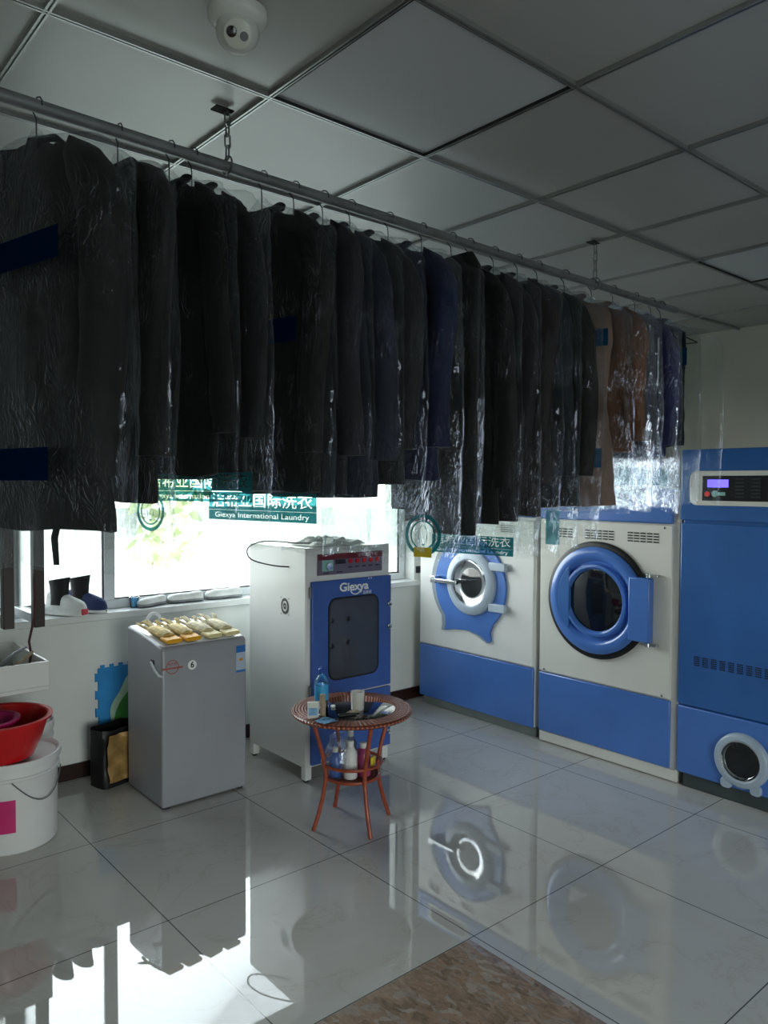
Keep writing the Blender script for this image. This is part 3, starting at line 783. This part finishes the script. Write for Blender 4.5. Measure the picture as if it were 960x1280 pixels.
for k in range(5): b.box(.281+k*.049, .309+k*.049, -.0130, -.0115, 1.160, 1.168)
for x in (.11, .20): b.box(x, x+.04, -.0130, -.0115, 1.137, 1.143)
b.build('panel_marks', M['keyp'], cp, smooth=False)
text('panel_text', '洁希亚烘干柜', .024, P('panel_text_grey', '#b9a9b0', .5, var=0), cp, (.42, -.0142, 1.228), FRONT)
# side badge
b = B()
for ra, rb in ((.045, .030), (.018, .006)):
    n = 32; vs = [(-.0015, .20+rr*cos(2*pi*k/n)*.85, .945+rr*sin(2*pi*k/n)) for rr in (ra, rb) for k in range(n)]
    b.add(vs, [(k, (k+1) % n, n+(k+1) % n, n+k) for k in range(n)])
for a in (45, 135, 225, 315): b.lathe([(.004, 0), (.0003, .001)], 8, (-.001, .20+.065*cos(R(a))*.85, .945+.065*sin(R(a))), 'x')
b.build('side_badge', M['gasket'], t, smooth=False)
pts = [(.03, .14, 1.30), (-.02, .22, 1.305), (-.08, .33, 1.30), (-.12, .40, 1.26), (-.11, .38, 1.20), (-.05, .26, 1.172), (-.002, .16, 1.168)]
cv = []
for k in range(len(pts)-1):
    p0, p1, p2, p3 = [Vector(pts[max(0, min(len(pts)-1, k+q))]) for q in (-1, 0, 1, 2)]
    for s in range(5):
        u = s/5; cv.append(.5*((2*p1)+(p2-p0)*u+(2*p0-5*p1+4*p2-p3)*u*u+(3*p1-p0-3*p2+p3)*u**3))
cv.append(Vector(pts[-1])); cv.insert(0, Vector((.30, .08, 1.29)))
B().tube(cv, .004, 8).build('power_cable', M['bcable'], t)
# folded plastic on the cabinet
def crumple(name, mat, x0, x1, y0, y1, z, h, seed, n=26):
    b = B(); vs = []
    for i in range(n+1):
        for j in range(n+1):
            u, v = i/n, j/n
            e = min(1, 4*min(u, 1-u), 4*min(v, 1-v))
            zz = z+.004+h*e*(.55+.6*noise.noise(Vector((u*5+seed, v*5, seed)))+.3*noise.noise(Vector((u*13, v*13+seed, 0))))
            vs.append((x0+(x1-x0)*u+.012*noise.noise(Vector((v*4, seed, u))), y0+(y1-y0)*v+.012*noise.noise(Vector((u*4, seed+3, v))), max(z+.001, zz)))
    b.add(vs, [(i*(n+1)+j, (i+1)*(n+1)+j, (i+1)*(n+1)+j+1, i*(n+1)+j+1) for i in range(n) for j in range(n)])
    return b
tag(crumple('folded_plastic_sheet', None, 2.43, 2.83, 3.43, 3.72, 1.281, .05, 2).build('folded_plastic_sheet', M['paper']), 'crumpled white plastic sheet lying on top of the drying cabinet', 'plastic sheet')

# ------------------------------------------------------------------ top-loading washer
t = thing('top_load_washer', 'silver grey top loading washer with work gloves lying on its lid', 'washing machine', (1.615, 3.565, 0))
WW, WD = .475, .43
prof = [(0, .0), (0, .795), (.004, .806), (.012, .813), (.06, .824), (.14, .838), (.25, .852), (.34, .860), (WD, .864), (WD, 0)]
side_p = [(y, max(z, .009)) for y, z in prof]
b = B(); b.prism([(y, z) for y, z in side_p], 0, WW, 'x'); b.build('washer_body', M['washer'], t, bevel=.012, seg=3)
top = [(.02, .8185), (.06, .8255), (.14, .8395), (.25, .8535), (.34, .8615), (WD-.01, .8655)]
b = B(); b.prism(top+[(y, z-.006) for y, z in reversed(top)], .012, WW-.012, 'x'); b.build('lid', M['washtop'], t, bevel=.002)
b = B()
for x in (.03, WW-.03):
    for y in (.03, WD-.03): b.lathe([(.018, 0), (.02, .002), (.02, .012)], 14, (x, y, 0))
b.build('feet', M['gasket'], t)
B().box(-.002, .002, .085, .13, .715, .74).build('handle_recess', M['black'], t, bevel=.006)
B().tube([(-.006, .115, .727), (-.012, .06, .70), (-.010, .01, .675), (.002, -.008, .672)], .006, 8).build('handle_bar', M['hose'], t)
b = B(); b.lathe([(.035, .0005), (.035, .0015), (.031, .0016), (.031, .0005)], 36, (.055, 0, .713), 'y', False, False); b.box(.0, .11, -.0018, -.0004, .703, .712)
b.build('red_round_sticker', P('sticker_red', '#a8584e', .5, var=.1), t, smooth=False)
text('sticker_text', '洗衣机', .017, P('sticker_red', '#a8584e', .5), t, (.055, -.001, .727), FRONT)
s6 = B().lathe([(.024, .0004), (.024, .0016), (.0005, .0017)], 32, (.162, 0, .709), 'y').build('number_sticker', M['wprint'], t)
text('sticker_number', '6', .042, M['black'], s6, (.162, -.0018, .709), FRONT, bold=.0008)
en = B().box(.413, .468, -.0018, -.0002, .63, .772).build('energy_label', P('label_white_blue', '#aebccb', .5, var=.03), t, smooth=False)
B().box(.413, .468, -.0024, -.0016, .735, .772).build('label_band', P('label_blue', '#2e6fb4', .5), en, smooth=False)
B().box(.413, .468, -.0024, -.0016, .63, .642).build('label_band', P('label_blue', '#2e6fb4', .5), en, smooth=False)
B().box(.43, .452, -.0024, -.0016, .69, .704).build('label_mark', P('label_orange', '#d08a30', .5), en, smooth=False)
pts = [(1.755+.04*cos(pi-pi*k/12), 3.975, .870+.05*sin(pi*k/12)) for k in range(13)]
pts = [(1.70, 3.955, .872)]+pts
tag(B().tube(pts, .0075, 10).build('inlet_hose', M['hose']), 'white looped hose standing up behind the washer lid', 'hose')

# gloves
def glove(label, x, y, rz, mat, cuff, flip=1):
    def topz(yy): 
        yy = max(0, min(WD, yy-3.565)); 
        for (a, za), (c, zc) in zip(top, top[1:]):
            if a <= yy <= c: return za+(zc-za)*(yy-a)/(c-a)
        return .8185
    slope = atan2(topz(y+.24)-topz(y), .24)
    t = thing('work_glove', label, 'glove', (x, y, topz(y)+.005), rz, 'work gloves on the washer lid'); t.rotation_euler = (slope*.9, 0, rz); t.scale = (1, 1.14, .8)
    b = B()
    def cap(pts, rr): b.tube([(p[0]*.92, p[1], p[2]+.014) for p in pts], rr, 10, flat=.62)
    cap([(0, .0, .012), (0, .045, .016), (0, .10, .016), (0, .135, .013)], [.038, .042, .044, .034])
    for k, (fx, ln) in enumerate(((-.038, .062), (-.014, .080), (.011, .076), (.036, .058))):
        cap([(fx*.8, .10, .014), (fx*1.05, .135, .022+.006*(k % 2)), (fx*1.4, .135+ln*.6, .032+.016*((k*flip) % 2)), (fx*1.6, .135+ln, .022+.018*((k+(flip > 0)) % 2))], [.012, .0115, .0105, .008])
    cap([(flip*.03, .035, .014), (flip*.046, .065, .026), (flip*.052, .095, .036), (flip*.050, .112, .042)], [.015, .013, .0115, .008])
    b.build('glove_hand', mat, t, remesh=.003)
    b = B(); b.loft([[(xx*1.02, -.055+q, zz) for xx, zz in rrect(-.043-.002*q*20, .043+.002*q*20, .003, .030, .012)] for q in (0, .012, .055)])
    b.build('cuff', cuff, t)
glove('stained work glove with yellow cuff at the left end of the washer lid', 1.683, 3.640, .10, M['glovey'], M['cuffy'], 1)
glove('stained work glove with yellow cuff, second from the left on the washer lid', 1.788, 3.640, .08, M['glovey'], M['cuffy'], -1)
glove('cream work glove with pale cuff on the washer lid, next to the yellow cuffs', 1.905, 3.64, .16, M['glove'], M['cuffc'], 1)
glove('cream work glove with pale cuff at the right end of the washer lid', 2.012, 3.64, .10, M['glove'], M['cuffc'], -1)

# ------------------------------------------------------------------ wicker table and what is on it
TX, TY, TZ = 2.262, 2.872, .555
t = thing('wicker_table', 'small round brown wicker table with a glass top', 'table', (TX, TY, 0))
rim = B().lathe([(.205, TZ-.018), (.205, TZ-.001), (.208, TZ+.002), (.22, TZ+.003), (.27, TZ+.003), (.284, TZ+.001), (.290, TZ-.006), (.290, TZ-.013), (.284, TZ-.019), (.27, TZ-.021)], 64, cap0=False, cap1=False)
rim.loft([[(r*cos(2*pi*k/64), r*sin(2*pi*k/64), TZ+h) for k in range(64)] for r, h in ((.205, -.018), (.27, -.021))], False, False)
rim.build('table_rim', M['rattan'], t)
B().lathe([(.207, TZ-.008), (.207, TZ-.001), (.205, TZ)], 64).build('table_glass', M['tglass'], t)
for lx, ly in ((-.2, .043), (-.042, -.19), (.044, .194), (.196, -.05)):
    a = atan2(ly, lx); pts = [(r*cos(a), r*sin(a), z) for r, z in ((.205, TZ-.024), (.185, .46), (.155, .36), (.138, .28), (.137, .235), (.15, .16), (.172, .08), (.2, .0))]
    B().tube(pts, [.0095, .01, .0105, .0105, .0105, .0105, .0105, .010], 10).build('leg', M['rattan_leg'], t)
for z, r in ((.235, .128), (.30, .142)):
    B().tube([(r*cos(2*pi*k/40), r*sin(2*pi*k/40), z) for k in range(40)], .008, 8, closed=True).build('shelf_hoop', M['rattan_leg'], t)
B().lathe([(.124, .228), (.126, .233), (.124, .238), (.001, .238)], 40).build('shelf', M['rattan'], t)
def lathe_thing(name, label, cat, loc, parts, group=None):
    t = thing(name, label, cat, loc, 0, group)
    for nm, prof, m in parts: B().lathe(prof, 28, cap0=True, cap1=True).build(nm, m, t)
    return t
SZ = TZ+.0008
lathe_thing('water_bottle', 'clear water bottle with blue label and cap on the wicker table', 'bottle', (2.105, 2.905, TZ+.003), [
    ('bottle_body', [(.028, 0), (.032, .006), (.032, .03), (.030, .05), (.032, .07), (.032, .135), (.028, .155), (.016, .172), (.0125, .178), (.0125, .19)], M['pet']),
    ('bottle_label', [(.0328, .06), (.0328, .13)], M['wlabel']),
    ('bottle_cap', [(.0145, .183), (.0145, .203), (.012, .205)], M['dcap'])])
b = B(); b.lathe([(.028, 0), (.0305, .004), (.033, .088), (.031, .088), (.0285, .008), (.001, .007)], 28)
t2 = thing('drinking_glass', 'small clear drinking glass standing on the glass table top', 'glass', (2.262, 2.83, SZ))
b.build('glass_wall', M['cupglass'], t2)
B().lathe([(.0275, .0085), (.0295, .055), (.001, .056)], 24).build('drink', P('pale_tea', '#ddd8c8', .2, var=.05), t2)
tag(B().lathe([(.013, 0), (.013, .105), (.011, .107)], 20, (2.058, 2.83, TZ+.003)).build('white_tube', M['tanp']), 'slim pale grey tube standing in front of the water bottle', 'tube')
t2 = thing('card_box', 'small white and blue packet standing beside the slim tube', 'packet', (2.018, 2.850, TZ+.003), R(-35))
B().box(-.026, .026, -.010, .010, 0, .075).build('packet_body', M['paper'], t2, bevel=.002)
B().box(-.02, .02, -.0106, -.0098, .015, .05).build('packet_print', M['pbluep'], t2, smooth=False)
tag(crumple('leaflet', None, 1.995, 2.075, 2.74, 2.81, TZ+.0005+.002, .012, 5, 12).build('leaflet', M['pbluep']), 'crumpled blue and white leaflet at the front of the table rim', 'leaflet')
tag(crumple('tissue_scrap', None, 2.185, 2.245, 2.78, 2.82, SZ, .012, 9, 10).build('tissue_scrap', M['tanp']), 'crumpled tan tissue scrap in the middle of the glass top', 'tissue')
t2 = tag(B().obox((2.165, 2.785, SZ+.006), (.085, .022, .010), Matrix.Rotation(-.35, 3, 'Z')).build('black_pen_case', M['black'], bevel=.003), 'small black case lying on the glass top beside the tissue', 'case')
tag(B().lathe([(.009, 0), (.012, .004), (.011, .010), (.001, .011)], 16, (2.195, 2.935, SZ)).build('bottle_lid', M['wprint']), 'tiny white lid on the glass top behind the tissue', 'lid')
# shelf contents
ZS = .241
lathe_thing('detergent_bottle', 'white detergent bottle on the wicker table shelf', 'bottle', (TX-.045, TY-.045, ZS), [('bottle_body', [(.030, 0), (.034, .005), (.034, .12), (.018, .145), (.014, .15)], M['bottlew']), ('bottle_cap', [(.016, .148), (.016, .175), (.013, .178)], M['bottlew'])])
lathe_thing('detergent_bottle', 'pink detergent bottle with yellow cap on the wicker table shelf', 'bottle', (TX+.022, TY-.058, ZS), [('bottle_body', [(.032, 0), (.036, .005), (.036, .10), (.022, .13), (.014, .135)], M['bottlep']), ('bottle_cap', [(.017, .133), (.017, .155), (.014, .158)], M['bottlew'])])
tag(B().obox((TX+.045, TY-.102, ZS+.075), (.04, .012, .042), Matrix.Rotation(.5, 3, 'Z')).build('yellow_sachet', M['ycap'], bevel=.004), 'bright yellow sachet in front of the pink bottle on the shelf', 'sachet')
lathe_thing('detergent_bottle', 'blue detergent bottle at the left of the wicker table shelf', 'bottle', (TX-.085, TY+.02, ZS), [('bottle_body', [(.028, 0), (.03, .005), (.03, .09), (.014, .115)], M['bottleb']), ('bottle_cap', [(.013, .113), (.013, .135), (.011, .137)], M['bottlew'])])
lathe_thing('spray_bottle', 'pale clear spray bottle at the back of the wicker table shelf', 'bottle', (TX+.03, TY+.05, ZS), [('bottle_body', [(.028, 0), (.031, .005), (.031, .13), (.014, .16)], M['pet']), ('bottle_cap', [(.014, .158), (.014, .19), (.009, .195)], M['bottlew'])])
lathe_thing('shoe_polish_tin', 'small dark tin at the right of the wicker table shelf', 'tin', (TX+.09, TY-.01, ZS), [('tin_body', [(.028, 0), (.028, .045), (.026, .047)], M['black']), ('tin_lid', [(.029, .04), (.029, .055), (.027, .057)], M['purple'])])
b = B(); keys = []
rings = []
for q in range(12):
    f = q/11; rad = .065+.026*sin(pi*min(1, f*1.15))*(1-.3*f)
    rings.append([(TX-.055+rad*cos(2*pi*k/24)*(1+.25*noise.noise(Vector((cos(2*pi*k/24)*2, sin(2*pi*k/24)*2, f*4)))), TY+.01+rad*.8*sin(2*pi*k/24)*(1+.25*noise.noise(Vector((cos(2*pi*k/24)*2, sin(2*pi*k/24)*2, f*4+7)))), ZS+.002+.19*f) for k in range(24)])
b.loft(rings, True, False)
tag(b.build('plastic_bag', M['film2']), 'clear crumpled plastic bag around the bottles on the table shelf', 'plastic bag')

# ------------------------------------------------------------------ left corner: tray, buckets, basins
t = thing('wall_tray', 'white rectangular wall-mounted tray sink under the window at the left', 'sink', (.56, 3.99, .665))
b = B(); x0, x1, y0, y1, h = -.56, .567, -.29, .288, .135; w = .014
b.box(x0, x1, y0, y1, 0, .02); b.box(x0, x1, y0, y0+w, .02, h); b.box(x0, x1, y1-w, y1, .02, h); b.box(x0, x0+w, y0+w, y1-w, .02, h); b.box(x1-w, x1, y0+w, y1-w, .02, h)
b.build('tray_body', M['white'], t, bevel=.004)
pts = [(.30, -.10, -.005), (.30, -.12, -.04), (.25, -.17, -.06), (.1, -.2, -.08), (-.05, -.2, -.1)]
B().tube(pts, .014, 10).build('drain_hose', M['bcable'], t)
B().box(.27, .36, -.14, -.08, -.03, -.001).build('drain_fitting', M['black'], t, bevel=.004)
tag(B().tube([(.85, 3.80, .70), (.95, 3.88, .762), (1.04, 3.94, .806), (1.10, 3.98, .822)], [.016, .015, .012, .009], 10, flat=.6).build('steam_iron_gun', M['grey']), 'long grey tool resting across the rim of the white tray', 'tool')
tag(B().tube([(.88, 3.74, .702), (.98, 3.80, .755), (1.07, 3.86, .797), (1.105, 3.885, .814)], [.011, .01, .009, .008], 10).build('brush_handle', M['tanp']), 'pale brush handle lying in the white tray in front of the grey tool', 'brush')
tag(crumple('grey_rag', None, .92, 1.105, 3.74, 4.0, .686, .07, 3, 18).build('grey_rag', M['grey']), 'crumpled grey rag inside the white tray', 'rag')
tag(B().tube([(1.148, 3.985, 1.35), (1.135, 3.95, 1.15), (1.13, 3.93, .98), (1.10, 3.92, .86), (1.105, 3.91, .80), (1.09, 3.90, .70)], .006, 8).build('power_cable', M['cord']), 'dark red cord hanging from the open sash down into the white tray', 'cord')

def bucket(label, x, y, r, h, pinklabel):
    t = thing('plastic_bucket', label, 'bucket', (x, y, 0), 0, 'white plastic buckets in the corner')
    b = B(); b.lathe([(r*.93, 0), (r*.96, .006), (r*.985, h*.78), (r, h*.80), (r*1.03, h*.81), (r*1.03, h*.83), (r, h*.84), (r, h*.9), (r*1.03, h*.905), (r*1.03, h*.93)], 56)
    b.build('bucket_body', M['bucket'], t)
    B().lathe([(r*1.05, h*.92), (r*1.06, h*.95), (r*1.05, h*.995), (r*1.02, h), (r*.97, h*.985), (r*.95, h*.96), (.001, h*.96)], 56).build('bucket_lid', M['bucket'], t)
    a0 = -.45 if pinklabel else -.9
    if pinklabel:
        pts = [(r*1.05*cos(a0+s*1.35), r*1.05*sin(a0+s*1.35), h*.80-.105*sin(pi*(k/16))) for k, s in [(k, -k/16) for k in range(17)]]
        B().tube(pts, .0028, 6).build('handle', M['chain'], t)
        vs = []; n = 10
        for k in range(n+1):
            a = -2.35+.62*k/n
            for z in (.10, .245): vs.append((r*(.965+.02*z/h)*cos(a)*1.006, r*(.965+.02*z/h)*sin(a)*1.006, z))
        B().add(vs, [(2*k, 2*k+2, 2*k+3, 2*k+1) for k in range(n)]).build('bucket_label', M['label_pink'], t)
    return t
bucket('big white lidded plastic bucket with pink label carrying the red basin', .965, 3.745, .203, .405, True)
bucket('smaller white lidded bucket half hidden behind the big bucket and red basin', 1.125, 4.06, .12, .435, False)
def basin(label, x, y, z, rt_, rb_, h, mat):
    b = B(); b.lathe([(rb_, 0), (rb_+(rt_-rb_)*.5, h*.45), (rt_-.012, h-.008), (rt_+.004, h), (rt_+.012, h-.004), (rt_+.012, h-.012), (rt_-.004, h-.014), (rb_+(rt_-rb_)*.52+.003, h*.45), (rb_+.004, -.001)][:1] + [(rb_+(rt_-rb_)*.5+.003, h*.42), (rt_, h-.016), (rt_+.016, h-.012), (rt_+.017, h-.003), (rt_+.004, h), (rt_-.008, h-.006), (rb_+(rt_-rb_)*.5-.004, h*.42), (rb_-.004, .006), (.001, .006)], 56)
    t = tag(b.build('plastic_basin', mat), label, 'basin', 'plastic washing basins')
    t.location = (x, y, z); return t
basin('wide red plastic basin on the big white bucket', .905, 3.70, .406, .208, .145, .18, M['red'])
bp_ = basin('small magenta plastic basin nested in the red basin', .845, 3.665, .505, .122, .088, .088, M['pink'])

# foam mats and carrier bag
t = thing('foam_mat', 'blue foam puzzle mat with green picture leaning on the wall by the washer', 'mat', (1.66, 4.262, .10)); t.rotation_euler = (R(-2.5), 0, 0)
def jig(x0, x1, z0, z1, n, d):
    p = []
    def edge(a, b_, nrm):
        for k in range(n):
            for f, o in ((0, 0), (.3, 0), (.25, 1), (.75, 1), (.7, 0)):
                u = (k+f)/n; p.append((a[0]+(b_[0]-a[0])*u+nrm[0]*o*d, a[1]+(b_[1]-a[1])*u+nrm[1]*o*d))
    edge((x0, z0), (x1, z0), (0, -1)); edge((x1, z0), (x1, z1), (1, 0)); edge((x1, z1), (x0, z1), (0, 1)); edge((x0, z1), (x0, z0), (-1, 0)); return p
B().prism(jig(-.10, .16, 0, .49, 5, .016), -.012, .0).build('mat_panel', M['matblue'], t)
p = [(.155, .09)]+[(.155-.17*cos(a*.5)*(1+.10*sin(a*5)), .27+.165*sin(a-pi/2)) for a in [pi*k/20 for k in range(21)]]+[(.155, .435)]
B().prism(p, -.0145, -.011).build('mat_picture', M['matpale'], t).location.x = -.055
p = [(.155, .04)]+[(.155-.15*sin(pi*k/16)**.7*(1-.35*k/16), .04+.33*k/16) for k in range(1, 16)]+[(.155, .37)]
B().prism(p, -.016, -.0135).build('mat_leaf', M['matgreen'], t).location.x = -.045
t = thing('carrier_bag', 'black carrier bag with crumpled gold panel between the washer and wall', 'bag', (1.575, 4.10, 0), R(14))
def crbox(x0, x1, y0, y1, z0, z1, amp, seed, n=10):
    rings = []
    for i in range(n+1):
        f = i/n; z = z0+(z1-z0)*f; ring = []
        for k in range(40):
            a = 2*pi*k/40; x = sgn(cos(a), .3); y = sgn(sin(a), .3)
            w = noise.noise(Vector((x*2.2+seed, y*2.2, f*4)))*amp*(.2+.8*f)
            ring.append(((x0+x1)/2+(x1-x0)/2*x+w, (y0+y1)/2+(y1-y0)/2*y+w, z+(noise.noise(Vector((x*2, y*2, seed)))*.012 if i == n else 0)))
        rings.append(ring)
    return rings
B().loft(crbox(-.105, .13, -.07, .07, 0, .31, .022, 2), True, False).build('bag_body', M['blackbag'], t)
b = B(); vs = []; n = 12
for i in range(n+1):
    for j in range(n+1):
        u, v = i/n, j/n; vs.append((-.085+.20*u-.012*sin(v*3), -.088+.016*noise.noise(Vector((u*4, v*5, 2)))-.006*abs(sin(u*7+v*4)), .035+.255*v))
b.add(vs, [(i*(n+1)+j, (i+1)*(n+1)+j, (i+1)*(n+1)+j+1, i*(n+1)+j+1) for i in range(n) for j in range(n)])
b.build('gold_panel', M['gold'], t, angle=20)

# ------------------------------------------------------------------ sill objects
SLZ = .902
def shoe(label, x, y, rz, L, upm, shaft, stripe=None, low=False, group=None):
    t = thing('canvas_shoe', label, 'shoe', (x, y, SLZ+.0005), rz, group)
    w = L*.185
    st = [(-.5, .60, .9), (-.46, .78, 1), (-.3, .82, 1), (-.1, .78, 1), (.12, .92, 1), (.28, 1.0, 1), (.4, .86, 1), (.47, .55, 1), (.5, .2, 1)]
    b = B(); b.loft([[(f*L, w*s*sgn(cos(a), .8), .002+.012*(1+sgn(sin(a), .6))) for a in [2*pi*k/20 for k in range(20)]] for f, s, _ in st])
    b.build('sole', M['grey'] if low else M['sole'], t)
    if low: B().lathe([(.001, 0), (L*.10, .004)], 20, (-.24*L, 0, .052*L/.25), 'z', sx=1.7, sy=.95).build('insole', M['keyp'], t)
    hts = (.10, .125, .13, .12, .10, .085, .072, .055, .034) if not low else (.045, .055, .055, .048, .050, .048, .04, .032, .022)
    b = B(); b.loft([[(f*L, w*s*.93*sgn(cos(a), .75), .018+max(0, sin(a))**.8*h*L/.25*.9-(.006 if sin(a) < 0 else 0)) for a in [2*pi*k/22 for k in range(22)]] for (f, s, _), h in zip(st, hts)])
    b.build('upper', upm, t)
    if shaft:
        b = B(); b.loft([[( -.20*L+L*lean*cos(a), w*3.4*lean*sin(a), z+.012*cos(a)*(z > .19)) for a in [2*pi*k/20 for k in range(20)]] for z, lean in ((.06, .25), (.11, .22), (.16, .235), (.20, .265), (.197, .235), (.17, .21))], True, True)
        b.build('ankle_shaft', M['sock'], t)
        b = B(); b.loft([[( .06*L+u*L*.22, w*.55*(1-abs(v)*.0)*v*(1-.2*u), .075*L/.25*(1-.55*u)+.022-abs(v)*.012) for v in (-1, -.5, 0, .5, 1)] for u in (0, .33, .66, 1)], False, False, closed=False)
        b.build('tongue', M['wprint'], t)
    if stripe:
        b = B(); b.box(.40*L, .508*L, -w*.5, w*.45, .012, .046); b.build('toe_patch', stripe, t, bevel=.006)
    return t
shoe('white high-top sneaker with red toe patch and black shaft on the sill', 1.40, 4.29, R(-60), .25, M['shoew'], True, M['shoer'])
shoe('navy high-top sneaker with white tongue and black shaft on the sill', 1.525, 4.33, R(-55), .24, M['shoen'], True)
GS = 'low white canvas shoes along the sill'
shoe('low white canvas shoe on the sill behind the left of the washer lid', 1.90, 4.33, R(200), .20, M['shoew'], False, low=True, group=GS)
shoe('low white canvas shoe on the sill behind the middle of the washer', 2.12, 4.345, R(175), .22, M['shoew'], False, low=True, group=GS)
shoe('low white canvas shoe on the sill nearest the drying cabinet', 2.38, 4.345, R(176), .24, M['shoew'], False, low=True, group=GS)
t = thing('plastic_cup', 'small pale blue plastic cup on the sill right of the sneakers', 'cup', (1.80, 4.345, SLZ))
B().lathe([(.022, 0), (.029, .062), (.027, .062), (.021, .003), (.001, .003)], 24).build('cup_wall', mat_glass('blue_cup', (.55, .8, .93), amount=2), t)
t = thing('power_socket', 'small dark wall socket between the window and the white blue washing machine', 'socket', (4.003, YW-.001, .98))
# (placed on the wall beside the window)
B().prism(rrect(-.021, .021, -.026, .026, .004), -.010, .0).build('socket_plate', M['keyp'], t)
b = B(); b.box(-.012, -.006, -.012, -.009, -.012, .012); b.box(.006, .012, -.012, -.009, -.012, .012); b.build('socket_holes', M['black'], t, smooth=False)

# ------------------------------------------------------------------ greenery outside, far beyond the glass
def shrub(label, x, y, h, seed):
    t = thing('garden_tree', label, 'tree', (x, y, -.3), 0, 'pale trees outside the window')
    B().tube([(0, 0, 0), (.03, 0, h*.5), (-.02, 0, h*.8)], [.05, .04, .02], 8).build('trunk', M['bark'], t)
    rnd = random.Random(seed); b = B()
    for k in range(170):
        a = rnd.uniform(0, 2*pi); rr = rnd.uniform(.1, .55)*h*.4; z = rnd.uniform(.4, 1.0)*h
        c = Vector((rr*cos(a), rr*sin(a), z)); n = Vector((rnd.uniform(-1, 1), rnd.uniform(-1, 1), rnd.uniform(-1, 1))).normalized(); u = n.orthogonal().normalized()*h*.06; v = n.cross(u)*.5
        b.add([c-u, c+v, c+u, c-v], [(0, 1, 2, 3)])
    b.build('foliage', M['hedge'], t, smooth=False)
shrub('pale leafy tree outside the window above the washer', 4.2, 9.0, 2.2, 1)

# ------------------------------------------------------------------ light
w = bpy.data.worlds.new('world'); sc.world = w; w.use_nodes = True; nt = w.node_tree; nt.nodes.clear()
out = nt.nodes.new('ShaderNodeOutputWorld'); bg = nt.nodes.new('ShaderNodeBackground')
tc = nt.nodes.new('ShaderNodeTexCoord'); sp = nt.nodes.new('ShaderNodeSeparateXYZ'); rp = nt.nodes.new('ShaderNodeValToRGB')
nt.links.new(tc.outputs['Generated'], sp.inputs[0]); nt.links.new(sp.outputs[2], rp.inputs[0])
rp.color_ramp.elements[0].position = 0; rp.color_ramp.elements[0].color = (.95, .97, .95, 1)
rp.color_ramp.elements[1].position = .8; rp.color_ramp.elements[1].color = (.80, .90, 1.0, 1)
nt.links.new(rp.outputs[0], bg.inputs[0]); bg.inputs[1].default_value = 10.0; nt.links.new(bg.outputs[0], out.inputs[0])
def portal(loc, rot, sx, sy):
    l = bpy.data.lights.new('window_portal', 'AREA'); l.shape = 'RECTANGLE'; l.size = sx; l.size_y = sy; l.cycles.is_portal = True
    o = bpy.data.objects.new('window_portal', l); col.objects.link(o); o.location = loc; o.rotation_euler = rot
portal(((WX0+WX1)/2, GY+.06, (WZ0+WZ1)/2), (-pi/2, 0, 0), WX1-WX0, WZ1-WZ0)
portal(((DX0+DX1)/2, YB-.12, DZ1/2), (pi/2, 0, 0), DX1-DX0, DZ1)

sc.view_settings.view_transform = 'Standard'
sc.view_settings.look = 'None'
sc.view_settings.exposure = .2
sc.view_settings.gamma = 1
sc.cycles.transparent_max_bounces = 64
sc.cycles.max_bounces = 10
sc.cycles.diffuse_bounces = 5
sc.cycles.glossy_bounces = 4
sc.cycles.sample_clamp_indirect = 12
sc.cycles.caustics_reflective = False
sc.cycles.caustics_refractive = False
